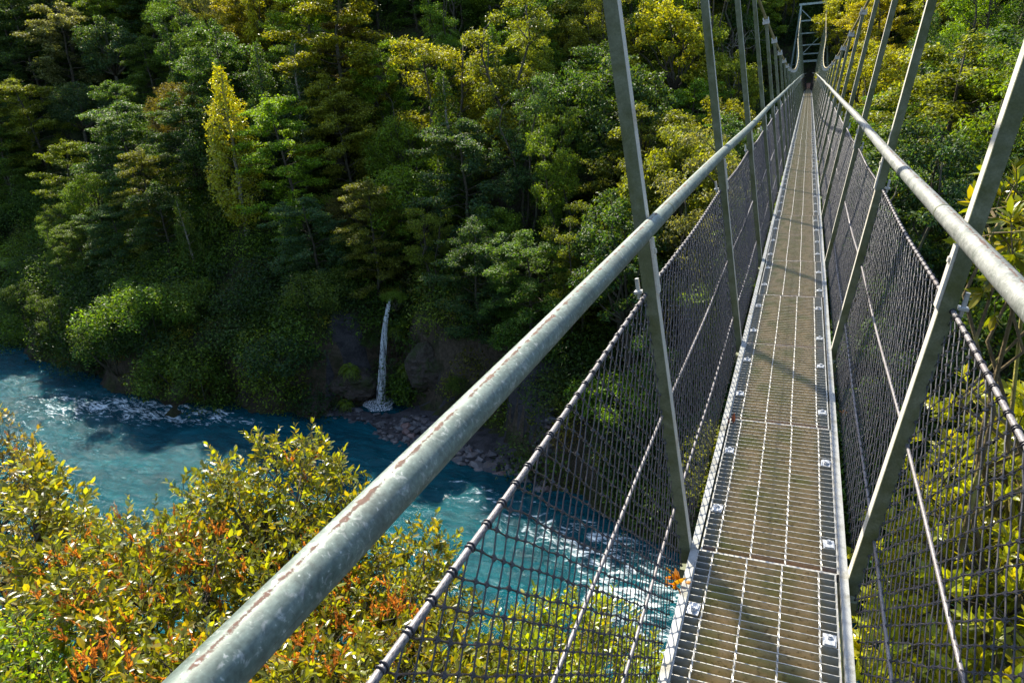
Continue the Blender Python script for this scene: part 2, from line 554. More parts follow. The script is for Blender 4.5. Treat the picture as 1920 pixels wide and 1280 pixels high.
def grid_mesh(xs, ys, zfun):
    X, Y = np.meshgrid(xs, ys, indexing='ij')
    Z = zfun(X, Y)
    nx, ny = X.shape
    i, j = np.meshgrid(np.arange(nx - 1), np.arange(ny - 1), indexing='ij')
    q = np.stack([i * ny + j, (i + 1) * ny + j, (i + 1) * ny + j + 1, i * ny + j + 1], -1).reshape(-1, 4)
    return np.stack([X, Y, Z], -1).reshape(-1, 3), q


def spaced(parts):
    r = []
    for a, b, s in parts:
        r += list(np.arange(a, b, s))
    return np.array(r + [parts[-1][1]])


gb = MB()
gv, gq = grid_mesh(spaced([(-320, -110, 10), (-110, -50, 1.2), (-50, 14, .42), (14, 60, 1.2), (60, 220, 10)]),
                   spaced([(-140, -20, 6), (-20, 16, .8), (16, 46, .4), (46, 100, 1.2), (100, 320, 10)]), terrain)
gb.add(gv, gq)
tag(gb.build('ground', M_ground, smooth=True), kind='structure')


# water: a fine sheet where it is seen, with real waves
def wave(x, y):
    c, s = math.cos(math.radians(-14)), math.sin(math.radians(-14))
    u = c * x + s * y; v = -s * x + c * y
    r = 1 - np.abs(fbm(u * .45, v * 1.0, 0, 4, 21))
    amp = .07 + .13 * foamf(x, y)
    return WZ + amp * (r + .5 * fbm(u * 1.6, v * 2.2, 0, 3, 31))


RAPIDS = [(-36, 23.5, 7, 2.2, .85), (-31, 24.0, 4, 1.0, 1.1), (-40, 20, 10, 4.5, .75), (-39, 15.5, 6, 2.5, .8), (-27, 24.6, 6, .8, .8), (-15.5, 23.2, 1.8, .9, 1.15),
          (-11.2, 21.8, 2.8, 1.3, 1.1), (-7.2, 20.2, 3.2, 1.4, 1.35), (-4.2, 17.6, 2.8, 2.8, 1.35), (-2.0, 15, 2.5, 3.0, 1.35), (-50, 26, 9, 3, .45), (-24, 18, 12, 5, .40)]


def foamf(x, y):
    r = 0
    for cx, cy, sx_, sy_, w in RAPIDS:
        r = r + w * np.exp(-((x - cx) / sx_) ** 2 - ((y - cy) / sy_) ** 2)
    return np.minimum(r, 1.5)


wb = MB()
wv, wq = grid_mesh(spaced([(-160, -72, 2.0), (-72, -46, .5), (-46, 6, .17), (6, 120, 3)]), spaced([(-110, 4, 3), (4, 33, .17), (33, 60, 3)]), wave)
wb.add(wv, wq, att=foamf(wv[:, 0], wv[:, 1]))
tag(wb.build('river_water', M_water, smooth=True, attname='foam'), kind='structure')

# ------------------------------------------------------------------ the bridge
def deck_z(y):
    return .006 * np.asarray(y, float) - .000047 * np.asarray(y, float) ** 2


S, Y0, YT = 2.0505, 2.046, 63.0
PAN = S / 2
Y_END = Y0 + 29 * S + .3
LEAN = .1407
bridge = empty('suspension_bridge', (0, 0, 0))
tag(bridge, 'narrow swing bridge with steel grating walkway, pipe handrails and rope netting crossing the river', 'footbridge')


def cable_z(y, sd):
    c, y0, z0 = (.00285, 25.2, 1.535) if sd < 0 else (.00292, 25.2, 1.53)
    return z0 + c * (np.asarray(y, float) - y0) ** 2


def cable_x(y, sd):
    z = cable_z(y, sd)
    y = np.asarray(y, float)
    base = .258 + LEAN * np.minimum(z, 3.4)
    t = sstep(40, YT, y)
    return sd * (base * (1 - t) + (.93 if sd < 0 else .80) * t)


# grating panels
def panel_mesh():
    b = MB()
    n = 31
    for i in range(1, n):
        b.box((0, i * PAN / n, -.017), (.424, .0027, .034), mi=0, top_mi=1)
    for y in (.003, PAN - .003):
        b.box((0, y, -.014), (.424, .0045, .029), mi=2 if y < .1 else 0, top_mi=1)
    for sd in (-1, 1):
        b.box((sd * .2145, PAN / 2, -.015), (.005, PAN - .006, .032), mi=0, top_mi=1)
    for x in (-.165, -.055, .055, .165):
        m = 62; ys = np.linspace(.004, PAN - .004, m)
        a0 = np.linspace(0, math.pi * 2 * 9, m)
        aa = a0[:, None] + np.array([0, .5, 1, 1.5]) * math.pi
        v = np.stack([x + .0033 * np.cos(aa), np.repeat(ys[:, None], 4, 1), -.0015 + .0033 * np.sin(aa)], -1)
        i = np.arange(m - 1)[:, None] * 4; j = np.arange(4)[None]; j2 = (j + 1) % 4
        b.add(v.reshape(-1, 3), np.stack([i + j, i + j2, i + 4 + j2, i + 4 + j], -1).reshape(-1, 4), mi=1)
    return b.build('grating_panel', [M_barside, M_bartop, M_rust], bridge)


def clip_mesh():
    b = MB()
    b.box((0, 0, .003), (.036, .048, .0035))
    b.box((0, -.010, .0065), (.028, .024, .005))
    a = np.linspace(0, 2 * np.pi, 9)[:-1]
    b.tube([(0, .006, .004), (0, .006, .013)], .0095, 8, ref=(1, 0, 0))
    b.tube([(0, .006, .012), (0, .006, .017)], .0055, 6, ref=(1, 0, 0))
    return b.build('grating_clip', M_clip)


pan0 = panel_mesh(); clip0 = clip_mesh()
prng = random.Random(5)
first = True
kk = 0
for k in range(-3, 60):
    y = Y0 - PAN * 1 + k * PAN - .0
    if y > Y_END - PAN: break
    o = pan0 if first else copy_tree(pan0)
    if not first: o.parent = bridge
    o.location = (prng.uniform(-.0045, .0045), y + .002, float(deck_z(y)))
    o.rotation_euler = (math.atan((float(deck_z(y + PAN)) - float(deck_z(y))) / PAN) + prng.uniform(-.002, .002), prng.uniform(-.004, .004), prng.uniform(-.003, .003))
    first = False
    if -2 < y < 19:
        for (cx, cy) in ((-.190, .24), (-.190, .76), (.190, .20), (.190, .70)):
            c = clip0 if kk == 0 else clip0.copy()
            if kk: C.objects.link(c)
            kk += 1
            c.parent = o
            c.location = (cx, cy + prng.uniform(-.05, .05), .0005)
            c.rotation_euler = (0, 0, prng.uniform(-.08, .08) + (math.pi if prng.random() < .3 else 0))

# edge angles along both sides of the walkway
ys = np.linspace(-2.2, Y_END, 62)
for sd in (-1, 1):
    b = MB()
    pr = [(sd * .221, -.055), (sd * .221, .010), (sd * .2455, .010), (sd * .2455, .006), (sd * .225, .006), (sd * .225, -.055)]
    n = len(pr)
    v = np.array([[(px, y, pz + float(deck_z(y))) for px, pz in pr] for y in ys]).reshape(-1, 3)
    i = np.arange(len(ys) - 1)[:, None] * n; j = np.arange(n)[None]; j2 = (j + 1) % n
    b.add(v, np.stack([i + j, i + j2, i + n + j2, i + n + j], -1).reshape(-1, 4))
    b.build('edge_angle', M_edge, bridge)

# handrails
for sd in (-1, 1):
    b = MB()
    yy = np.concatenate([np.arange(-1.2, 16, .08), np.arange(16, Y_END + .5, .5)])
    x = sd * (.378 - .17 * sstep(50, Y_END, yy)) + .003 * np.sin(yy * 1.3)
    z = deck_z(yy) + 1.136 + .004 * np.sin(yy * .9 + sd)
    pts = np.stack([x, yy, z], 1)
    sides = 24
    b.tube(pts, .0232, sides)
    # coordinate round the pipe, for the grime that lies along its crest
    ang = np.tile(np.arange(sides) / sides, len(yy))
    b.att = [ang]
    hr_ = b.build('handrail', M_rail_teal if sd < 0 else M_rail_grey, bridge, smooth=True, attname='ang')
    for yj in np.arange(2.20, 58, 3 * S):
        jb = MB()
        jy = np.array([-.004, -.004, .004, .004]) + yj
        jx = np.interp(jy, yy, x); jz = np.interp(jy, yy, z)
        jb.tube(np.stack([jx, jy, jz], 1)[1:3], .0239, 24)
        jb.build('rail_joint', M_post, hr_, smooth=False)

# hangers (angle sections that lean outwards), each with its bracket, clamp and bolt
for sd in (-1, 1):
    for k in range(-1, 30):
        y = Y0 + k * S
        z0 = float(deck_z(y)); L = float(cable_z(y, sd)) - z0 - .03
        hx = .258
        xt = abs(float(cable_x(y, sd))) if y > 40 else hx + LEAN * L
        ln = (xt - hx) / L
        ax = np.array([sd * ln, 0, 1.0]); ax /= np.linalg.norm(ax)
        ou = np.array([sd * 1.0, 0, -ln]); ou /= np.linalg.norm(ou)
        R = np.stack([ou, [0, 1, 0], ax], 1)
        base = np.array([sd * hx, y, z0 - .05])
        LL = L + .06
        b = MB()
        b.box(base + ax * LL / 2 - np.array([0, .018, 0]), (.038, .006, LL), mi=0, R=R)
        # inner flange: front strip stays weathered, walkway face is cleaner and coloured paler as if lit
        b.box(base + ax * LL / 2 - ou * .0165 + np.array([0, .0062, 0]), (.006, .0424, LL), mi=1, R=R)
        h = b.build('hanger', [M_post, M_inner], bridge)
        # bracket under the rail
        t = (1.136 - .13 + .05)
        b = MB()
        b.box(base + ax * t - ou * .0240 + np.array([0, .001, 0]), (.008, .034, .17), R=R)
        b.box(base + ax * (t + .045) - ou * .0305 + np.array([0, .0, 0]), (.006, .014, .014), R=R)
        b.build('rail_bracket', M_inner, h)
        if y < 26:
            b = MB()
            q = base + ax * (.97) + ou * .004 + np.array([0, .016, 0])
            b.box(q, (.034, .020, .010), R=R)
            b.tube([q + ou * .030 - ax * .01 - [0, .03, 0], q + ou * .030 + ax * .055 - [0, .03, 0]], .0065, 8)
            b.box(q + ou * .03 - [0, .03, 0] + ax * .012, (.024, .024, .008), R=R)
            b.build('rope_bolt', M_clip, h)
        b = MB()
        q = base + ax * LL
        b.box(q + ax * .012, (.085, .055, .034), R=R)
        b.box(q + ax * .042, (.066, .062, .016), R=R)
        for dy in (-.028, .028):
            b.tube([q + ax * .03 + ou * .03 + [0, dy, 0], q + ax * .075 + ou * .03 + [0, dy, 0]], .006, 6)
            b.tube([q + ax * .03 - ou * .03 + [0, dy, 0], q + ax * .075 - ou * .03 + [0, dy, 0]], .006, 6)
        b.build('cable_clamp', M_clip, h)
        # cross beam under the deck
        if sd < 0:
            b = MB()
            b.box((0, y, z0 - .075), (.56, .045, .006)); b.box((0, y - .0255, z0 - .096), (.56, .006, .048))
            b.build('cross_beam', M_post, bridge)

# main cables
for sd in (-1, 1):
    b = MB()
    yy = np.arange(-1.5, YT + .01, .25)
    x = cable_x(yy, sd) + sd * .012; z = cable_z(yy, sd) + .045
    n = len(yy)
    # the last metre climbs to the saddle on the tower
    b.tube(np.stack([x, yy, z], 1), .017, 10)
    b.build('main_cable', M_cable, bridge, smooth=True)


# wire ropes through the hangers (six lobes that twist along the length)
def rope(bm_, pts, rad, pitch, lobes=6, depth=.30, sides=24):
    seg = np.concatenate([[0], np.cumsum(np.linalg.norm(np.diff(pts, axis=0), axis=1))])
    a = np.linspace(0, 2 * np.pi, sides, endpoint=False)
    ph = seg / pitch * 2 * np.pi
    prof = 1 - depth * (1 - np.abs(np.sin(.5 * lobes * (a[None] + ph[:, None]))))
    bm_.tube(pts, rad, sides, profile=prof)
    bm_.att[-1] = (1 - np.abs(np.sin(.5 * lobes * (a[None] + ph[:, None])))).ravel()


NXB = .278
for sd in (-1, 1):
    for zr, rad in ((.91, .0062), (.505, .0050), (.165, .0050)):
        b = MB()
        yn = np.arange(-1.2, 5.2, .006)
        yf = np.arange(5.2, Y_END, .25)

        def P(y):
            sag = .012 * np.sin(np.pi * ((y - Y0) / S)) ** 2
            z = deck_z(y) + zr - sag
            x = sd * (NXB + LEAN * (zr - sag) - .17 * sstep(52, Y_END, y))
            return np.stack([x, y, z], 1)
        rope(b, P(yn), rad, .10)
        b.tube(P(yf), rad, 8)
        if zr > .9:      # net cord lashed round the top rope
            for yc in np.arange(-.4, 7, .0605):
                y = np.linspace(yc, yc + .013, 20); t = np.linspace(0, 2 * np.pi * 1.6, 20)
                p = P(y) + .0072 * np.stack([np.cos(t), 0 * t, np.sin(t)], 1)
                b.tube(p, .0018, 4, cap=False, mi=1)
        b.build('side_rope', [M_wire, M_net], bridge, smooth=True, attname='groove')

# diamond mesh netting
for sd in (-1, 1):
    b = MB(); nr = np.random.default_rng(40 + sd)

    def net(ya, yb, cy, cz, rad, knots, knot_r):
        rows = int(round(.955 / cz)); cols = int((yb - ya) / cy)
        I, J = np.meshgrid(np.arange(rows + 1), np.arange(cols + 1), indexing='ij')
        z = .91 - I * cz
        y = ya + (J + .5 * (I % 2)) * cy - .0018 * I
        sl = 1 - np.exp(-((y - Y0) % S - S / 2) ** 2 * 0)           # straight between the hangers
        jz = nr.normal(0, .045 * cz, z.shape); jy = nr.normal(0, .03 * cy, z.shape)
        jz[0] *= .2
        z = z + jz - .012 * np.sin(np.pi * ((y - Y0) / S)) ** 2 * (1 - I / rows); y = y + jy
        bulge = .010 * np.sin(np.pi * np.clip((.91 - z) / .92, 0, 1)) * (vnoise(y * 1.7, z * 3, 0, 77 + sd)) + nr.normal(0, .0008, z.shape)
        x = sd * (NXB - .006 * 0 + LEAN * z + bulge - .17 * sstep(52, Y_END, y))
        Pn = np.stack([x, y, z + deck_z(y)], -1)
        a_, b_ = [], []
        for i in range(rows):
            if i % 2 == 0:
                pairs = [(Pn[i], Pn[i + 1]), (Pn[i, 1:], Pn[i + 1, :-1])]
            else:
                pairs = [(Pn[i], Pn[i + 1]), (Pn[i, :-1], Pn[i + 1, 1:])]
            for u, w in pairs:
                m = min(len(u), len(w)); a_.append(u[:m]); b_.append(w[:m])
        A = np.concatenate(a_); B = np.concatenate(b_)
        # each strand: a thin three-ring cord with a little slack
        d = B - A; d /= np.linalg.norm(d, axis=1)[:, None]
        n1 = np.cross(d, [1.0, 0, 0]); n1 /= np.linalg.norm(n1, axis=1)[:, None]; n2 = np.cross(d, n1)
        M_ = len(A)
        rings = []
        for p in (A, (A + B) / 2 + nr.normal(0, .0005, A.shape), B):
            rings.append(np.stack([p + rad * n1, p + rad * n2, p - rad * n1, p - rad * n2], 1))
        v = np.stack(rings, 1).reshape(-1, 3)                       # M,3,4,3
        o = np.arange(M_)[:, None] * 12
        q = []
        for r in (0, 4):
            for s in range(4):
                s2 = (s + 1) % 4
                q.append(np.stack([o[:, 0] + r + s, o[:, 0] + r + s2, o[:, 0] + r + 4 + s2, o[:, 0] + r + 4 + s], 1))
        b.add(v, np.concatenate(q))
        if knots:
            K = Pn.reshape(-1, 3); nk = len(K)
            s = knot_r * nr.uniform(.75, 1.2, (nk, 1))
            dirs = np.array([[1, 0, 0], [0, 1, 0], [-1, 0, 0], [0, -1, 0], [0, 0, 1.15], [0, 0, -1.15]], float)
            v = K[:, None] + s[:, None] * dirs[None]
            o = np.arange(nk)[:, None] * 6
            tris = np.array([[0, 1, 4], [1, 2, 4], [2, 3, 4], [3, 0, 4], [1, 0, 5], [2, 1, 5], [3, 2, 5], [0, 3, 5]])
            b.add(v.reshape(-1, 3), t=(o[:, :, None] + tris[None]).reshape(-1, 3))
    net(-.6, 4.0, .0615, .0275, .0016, True, .0060)
    net(4.0, 9.0, .0615, .0275, .0015, True, .0056)
    net(9.0, 24, .0615, .0275, .0016, False, 0)
    net(24, Y_END, .123, .055, .0030, False, 0)
    b.build('safety_net', M_net, bridge)

# ------------------------------------------------------------------ far tower
tower = empty('bridge_tower', (-.08, YT, 0))
tag(tower, 'grey green steel ladder tower standing on the far bank at the end of the footbridge', 'tower')
TZ = 6.25


def bar(name, a, b_, w, d=None, m=M_tower, par=tower):
    bb = MB(); a = np.array(a, float); b_ = np.array(b_, float)
    dr = b_ - a; L = np.linalg.norm(dr); dr /= L
    rf = np.array([0, 1.0, 0]) if abs(dr[1]) < .9 else np.array([1.0, 0, 0])
    u = np.cross(rf, dr); u /= np.linalg.norm(u); w2 = np.cross(dr, u)
    bb.box((a + b_) / 2, (w, d or w, L), R=np.stack([u, w2, dr], 1))
    return bb.build(name, m, par)


LX, RX = -.93, .93
for x in (LX, RX):
    bar('tower_leg', (x, 0, -1.0), (x * .99, 0, TZ), .125)
    bar('brace_leg', (x * 1.75, 1.2, -1.2), (x, .1, TZ - .1), .11)
    bar('tie_bar', (x * 1.52, .95, 2.0), (x, .08, 2.05), .06)
for z in (5.15, 4.25, 3.4, 2.75):
    bar('cross_bar', (LX + .075, 0, z), (RX - .075, 0, z), .095)
bar('top_beam', (LX - .12, 0, TZ + .07), (RX + .12, 0, TZ + .07), .14)
bar('lintel', (-.64, -.02, 2.22), (.64, -.02, 2.22), .16)
for x in (-.56, .56):
    bar('jamb', (x, -.02, -.4), (x, -.02, 2.14), .10)
bar('diagonal_brace', (LX + .09, .09, TZ - .3), (RX - .09, .09, 4.3), .05)
bar('diagonal_brace', (RX - .09, .09, 4.2), (LX + .09, .09, 2.5), .05)
for x in (LX, RX):
    bb = MB(); bb.box((x, .1, -.55), (.7, 1.0, 1.3)); bb.build('footing', M_rock, tower)

pb = MB()
pv, pq = grid_mesh(np.linspace(-.9, .9, 12), np.linspace(62.6, 69, 24), lambda X, Y: terrain(X, Y) + .10 + .04 * fbm(X * 2, Y * 2, 0, 3, 61))
pb.add(pv, pq)
tag(pb.build('footpath', M_path, smooth=True), kind='structure')

# ------------------------------------------------------------------ foliage builders
def unit(v):
    return v / (np.linalg.norm(v, axis=-1, keepdims=True) + 1e-9)


def leaf_quads(mb, pos, nrm, tan, L, W, fold=.18):
    """one folded diamond leaf (or leaf tuft) at each point"""
    b = np.cross(nrm, tan)
    L = np.broadcast_to(L, (len(pos),))[:, None]; W = np.broadcast_to(W, (len(pos),))[:, None]
    v = np.stack([pos - tan * L * .5, pos + b * W * .5 + nrm * W * fold, pos + tan * L * .5, pos - b * W * .5 + nrm * W * fold], 1)
    o = np.arange(len(pos))[:, None] * 4
    mb.add(v.reshape(-1, 3), o + np.array([[0, 1, 2, 3]]))


def clump_leaves(mb, r, centers, radii, density, size, up=.6, out=.6, rnd=.8, aspect=.5, shell=.45, droop=0.0):
    """leaf tufts through ellipsoid clumps: density = leaves per square metre of clump surface"""
    for c, rad in zip(centers, radii):
        rad = np.broadcast_to(np.asarray(rad, float), (3,))
        ar = 4 * math.pi * ((rad[0] * rad[1]) ** 1.6 / 3 + (rad[0] * rad[2]) ** 1.6 / 3 + (rad[1] * rad[2]) ** 1.6 / 3) ** (1 / 1.6)
        n = max(6, int(density * ar))
        d = unit(r.normal(size=(n, 3)))
        rr = r.uniform(0, 1, (n, 1)) ** shell
        lump = 1 + .28 * vnoise(d[:, 0] * 2.3 + c[0], d[:, 1] * 2.3 + c[1], d[:, 2] * 2.3 + c[2], 3)[:, None]
        p = c + d * rr * rad * lump
        nr = unit(np.array([0, 0, up]) + d * out + r.normal(size=(n, 3)) * rnd)
        t = unit(np.cross(nr, r.normal(size=(n, 3))) + np.array([0, 0, -droop]))
        t = unit(t - nr * np.sum(t * nr, 1, keepdims=True))
        L = size * r.uniform(.6, 1.35, n)
        leaf_quads(mb, p, nr, t, L, L * aspect)


def limb(mb, a, b, ra, rb, r, sides=6, n=5, wob=.06, sag=0.0):
    a = np.asarray(a, float); b = np.asarray(b, float)
    t = np.linspace(0, 1, n)
    p = a + (b - a) * t[:, None]
    L = np.linalg.norm(b - a)
    w = r.normal(size=(n, 3)) * wob * L; w[0] = 0; w[-1] *= .3
    p = p + w
    p[:, 2] += sag * L * np.sin(t * np.pi)
    mb.tube(p, ra + (rb - ra) * t, sides)
    return p


TREES = {}


def finish_tree(name, cr, tr, bark, leafmat):
    root = empty(name)
    t = tr.build('trunk', bark, root, smooth=True)
    c = cr.build('crown', leafmat, root)
    return root


def make_beech(seed, H=9.0, name='beech_tree', spread=3.3):
    r = np.random.default_rng(seed); cr, tr = MB(), MB()
    top = np.array([r.normal() * .3, r.normal() * .3, H])
    sp = limb(tr, (0, 0, -1.5), top, .20, .03, r, 8, 9, .012)
    cs, rs = [], []
    nb = 34
    for i in range(nb):
        f = .20 + .78 * (i + r.uniform(-.3, .3)) / nb
        j = f * (len(sp) - 1); k = int(min(j, len(sp) - 2)); a = sp[k] + (sp[k + 1] - sp[k]) * (j - k)
        az = i * 2.4 + r.uniform(-.5, .5)
        ln = spread * math.sqrt(max(.05, 1 - ((f - .48) / .57) ** 2)) * r.uniform(.6, 1.12)
        e = a + np.array([math.cos(az) * ln, math.sin(az) * ln, ln * r.uniform(.02, .26)])
        bp = limb(tr, a, e, .06 * (1.2 - f), .012, r, 5, 5, .05, .06)
        for q, w in ((bp[2], .62), (bp[3], .85), (bp[4], .80)):
            q = q + r.normal(size=3) * .15
            cs.append(q); rs.append((w * r.uniform(.75, 1.2), w * r.uniform(.75, 1.2), .26 * r.uniform(.7, 1.5)))
            if r.random() < .45:
                s_ = q + np.array([r.normal() * .7, r.normal() * .7, r.normal() * .2])
                cs.append(s_); rs.append((.5, .5, .13))
    cs.append(top); rs.append((.5, .5, .4))
    clump_leaves(cr, r, cs, rs, 62, .165, up=1.2, out=.35, rnd=.65, aspect=.50, shell=.6)
    return finish_tree(name, cr, tr, M_bark, M_leaf)


def make_broad(seed, H=8.0, name='broadleaf_tree', rx=2.6, size=.165, rel=.58, dens=66):
    r = np.random.default_rng(seed); cr, tr = MB(), MB()
    fork = np.array([r.normal() * .2, r.normal() * .2, H * .42])
    limb(tr, (0, 0, -1.5), fork, .22, .14, r, 8, 5, .02)
    rz = H * (1 - .36) / 2; cz = H - rz
    cs, rs = [], []
    n = 46
    for i in range(n):
        u = (i + .5) / n; ph = i * 2.39996 + r.uniform(-.4, .4)
        zz = 1 - 1.75 * u
        rad = math.sqrt(max(0, 1 - zz * zz))
        f = r.uniform(.62, 1.0)
        c = np.array([rx * rad * math.cos(ph) * f, rx * rad * math.sin(ph) * f, cz + rz * zz * f])
        w = r.uniform(.55, 1.0) * rel * rx / 2.0
        cs.append(c); rs.append((w, w, w * r.uniform(.55, .8)))
        if i % 3 == 0:
            limb(tr, fork, c, .085, .02, r, 5, 5, .05)
    clump_leaves(cr, r, cs, rs, dens, size, up=.75, out=.7, rnd=.7, aspect=.5, shell=.45)
    return finish_tree(name, cr, tr, M_bark, M_leaf)


def make_open(seed, H=10.0, name='tall_open_tree'):
    r = np.random.default_rng(seed); cr, tr = MB(), MB()
    cs, rs = [], []
    for s in range(3):
        az = s * 2.1 + r.uniform(-.4, .4)
        top = np.array([math.cos(az) * 1.2, math.sin(az) * 1.2, H * r.uniform(.78, 1.0)])
        sp = limb(tr, (math.cos(az) * .12, math.sin(az) * .12, -1.5), top, .14, .03, r, 7, 9, .022)
        for i in range(15):
            f = r.uniform(.36, 1.0); j = f * 8; k = int(min(j, 7)); a = sp[k] + (sp[k + 1] - sp[k]) * (j - k)
            az2 = r.uniform(0, 6.28); ln = r.uniform(.6, 1.7) * (1.2 - .5 * f)
            e = a + np.array([math.cos(az2) * ln, math.sin(az2) * ln, ln * r.uniform(.25, .8)])
            limb(tr, a, e, .04, .01, r, 5, 4, .05)
            w = r.uniform(.42, .85)
            cs.append(e); rs.append((w, w, w * .6))
            if r.random() < .5:
                cs.append(e + r.normal(size=3) * .4); rs.append((w * .7, w * .7, w * .35))
    clump_leaves(cr, r, cs, rs, 66, .15, up=.9, out=.5, rnd=.8, aspect=.42, shell=.6)
    return finish_tree(name, cr, tr, M_bark, M_leaf)


def make_column(seed, H=11.0, name='column_tree', rmax=1.55, mat=M_gold, size=.17, dens=24):
    r = np.random.default_rng(seed); cr, tr = MB(), MB()
    sp = limb(tr, (0, 0, -1.5), (.1, .05, H - .3), .18, .03, r, 8, 10, .006)
    cs, rs = [], []
    n = 84
    for i in range(n):
        f = .10 + .90 * (i + .5) / n
        pr = rmax * (1.0 - max(0, (f - .50) / .50) ** 1.35 * .88) * (.66 + .34 * min(1, f / .4))
        ph = i * 2.39996 + r.uniform(-.5, .5)
        ln = pr * r.uniform(.35, .95)
        c = np.array([ln * math.cos(ph), ln * math.sin(ph), f * H * .985])
        w = .16 + .30 * pr * r.uniform(.6, 1.1)
        cs.append(c); rs.append((w, w, w * 1.15))
        if i % 2 == 0: limb(tr, (0, 0, c[2] - .5 * ln), c, .03, .01, r, 4, 3, .03)
    clump_leaves(cr, r, cs, rs, dens, size, up=.5, out=.8, rnd=.9, aspect=.48, shell=.5)
    return finish_tree(name, cr, tr, M_pale, mat)


def make_bush(seed, H=2.6, rx=2.0, name='bush', size=.115, dens=80):
    r = np.random.default_rng(seed); cr, tr = MB(), MB()
    cs, rs = [], []
    for i in range(22):
        u = (i + .5) / 22; ph = i * 2.39996 + r.uniform(-.5, .5)
        zz = 1 - 1.15 * u; rad = math.sqrt(max(0, 1 - zz * zz)); f = r.uniform(.6, 1)
        c = np.array([rx * rad * math.cos(ph) * f, rx * rad * math.sin(ph) * f, H * .45 + H * .5 * zz * f])
        w = r.uniform(.4, .75)
        cs.append(c); rs.append((w, w, w * .7))
        if i % 2 == 0: limb(tr, (r.normal() * .1, r.normal() * .1, -.8), c, .05, .012, r, 5, 4, .06)
    clump_leaves(cr, r, cs, rs, dens, size, up=.7, out=.7, rnd=.75, aspect=.5, shell=.45)
    return finish_tree(name, cr, tr, M_bark, M_leaf)


def make_fern(seed, H=2.4, name='tree_fern', fl=1.9):
    r = np.random.default_rng(seed); cr, tr = MB(), MB()
    limb(tr, (0, 0, -1.2), (.1, 0, H), .13, .10, r, 8, 5, .02)
    for i in range(17):
        az = i * 2 * math.pi / 17 + r.uniform(-.15, .15); L = fl * r.uniform(.8, 1.1); el = r.uniform(.35, .9)
        t = np.linspace(0, 1, 15)
        hx = L * t * (.55 + .25 * t); hz = L * (el * t - 1.05 * t * t)
        sp = np.stack([hx * math.cos(az), hx * math.sin(az), H + hz], 1)
        tr.tube(sp[::2], np.linspace(.018, .005, 8), 4)
        tg = unit(np.gradient(sp, axis=0)); sd_ = unit(np.cross(tg, [0, 0, 1.0])); nm = np.cross(sd_, tg)
        for k in range(1, 15):
            for s in (-1, 1):
                ll = .62 * fl / 1.9 * math.sin(math.pi * (.12 + .86 * t[k])) + .05
                tn = unit(sd_[k] * s + tg[k] * .45 - np.array([0, 0, .15]))[None]
                nn = unit(np.cross(tn, np.cross(nm[k], tn)))
                leaf_quads(cr, sp[k][None] + tn * ll * .5, nn, tn, ll, .13 * fl / 1.9, .05)
    return finish_tree(name, cr, tr, M_bark, M_fern)


def make_dead(seed, H=5.0, name='dead_tree'):
    r = np.random.default_rng(seed); tr = MB()
    root = empty(name)
    sp = limb(tr, (0, 0, -1), (.5, .2, H), .10, .015, r, 7, 9, .03)
    tr.build('trunk', M_pale, root, smooth=True)
    for i in range(9):
        br = MB()
        f = r.uniform(.35, .98); j = f * 8; k = int(min(j, 7)); a = sp[k] + (sp[k + 1] - sp[k]) * (j - k)
        az = r.uniform(0, 6.28); ln = r.uniform(.8, 2.0)
        e = a + np.array([math.cos(az) * ln, math.sin(az) * ln, ln * r.uniform(-.1, .7)])
        p = limb(br, a, e, .035, .008, r, 5, 6, .07)
        for q in range(3):
            s = p[r.integers(2, 6)]
            limb(br, s, s + r.normal(size=3) * .45 + np.array([0, 0, .15]), .014, .004, r, 4, 4, .08)
        br.build('branch', M_pale, root, smooth=True)
    return root


# ------------------------------------------------------------------ the forest on the far bank
PROTO = {}


def proto(kind):
    if not PROTO:
        PROTO['beech'] = [make_beech(1), make_beech(2, 8.2, spread=3.6), make_beech(3, 10, spread=3.0)]
        PROTO['broad'] = [make_broad(4), make_broad(5, 7.0, rx=2.9, size=.15), make_broad(6, 9, rx=2.5, size=.19, dens=54)]
        PROTO['open'] = [make_open(7), make_open(8, 9.0)]
        PROTO['narrow'] = [make_column(9, 8.5, 'narrow_tree', 1.3, M_leaf, .13, 46)]
        PROTO['bush'] = [make_bush(10), make_bush(11, 2.1, 1.7)]
        PROTO['fern'] = [make_fern(12), make_fern(13, 1.7, fl=1.6)]
        PROTO['dead'] = [make_dead(14), make_dead(15, 4.0)]
    return PROTO[kind]


HGT = {'beech': 9, 'broad': 8, 'open': 10, 'narrow': 8.5, 'bush': 2.6, 'fern': 3.0, 'dead': 5}
WID = {'beech': 3.3, 'broad': 2.8, 'open': 2.3, 'narrow': 1.4, 'bush': 2.0, 'fern': 1.7, 'dead': 1.5}
used = set()
TREE_LIST = []        # (root, kind, base, height, width, colour word)
frng = np.random.default_rng(2024)


def place(kind, x, y, sc_, rot=None, var=None, col=(.05, .08, .02), cword='green', dz=-.25, tilt=.05, stretch=1.0):
    ps = proto(kind)
    i = int(frng.integers(len(ps))) if var is None else var
    p = ps[i]
    if (kind, i) in used:
        o = copy_tree(p)
    else:
        o = p; used.add((kind, i))
    o.location = (x, y, float(terrain(x, y)) + dz)
    o.rotation_euler = (frng.normal() * tilt, frng.normal() * tilt, frng.uniform(0, 6.28) if rot is None else rot)
    o.scale = (sc_, sc_, sc_ * stretch)
    for c in o.children:
        if c.name.startswith('crown'): c.color = (*col, 1)
    TREE_LIST.append([o, kind, np.array(o.location), HGT[kind] * sc_ * stretch, WID[kind] * sc_, cword])
    return o


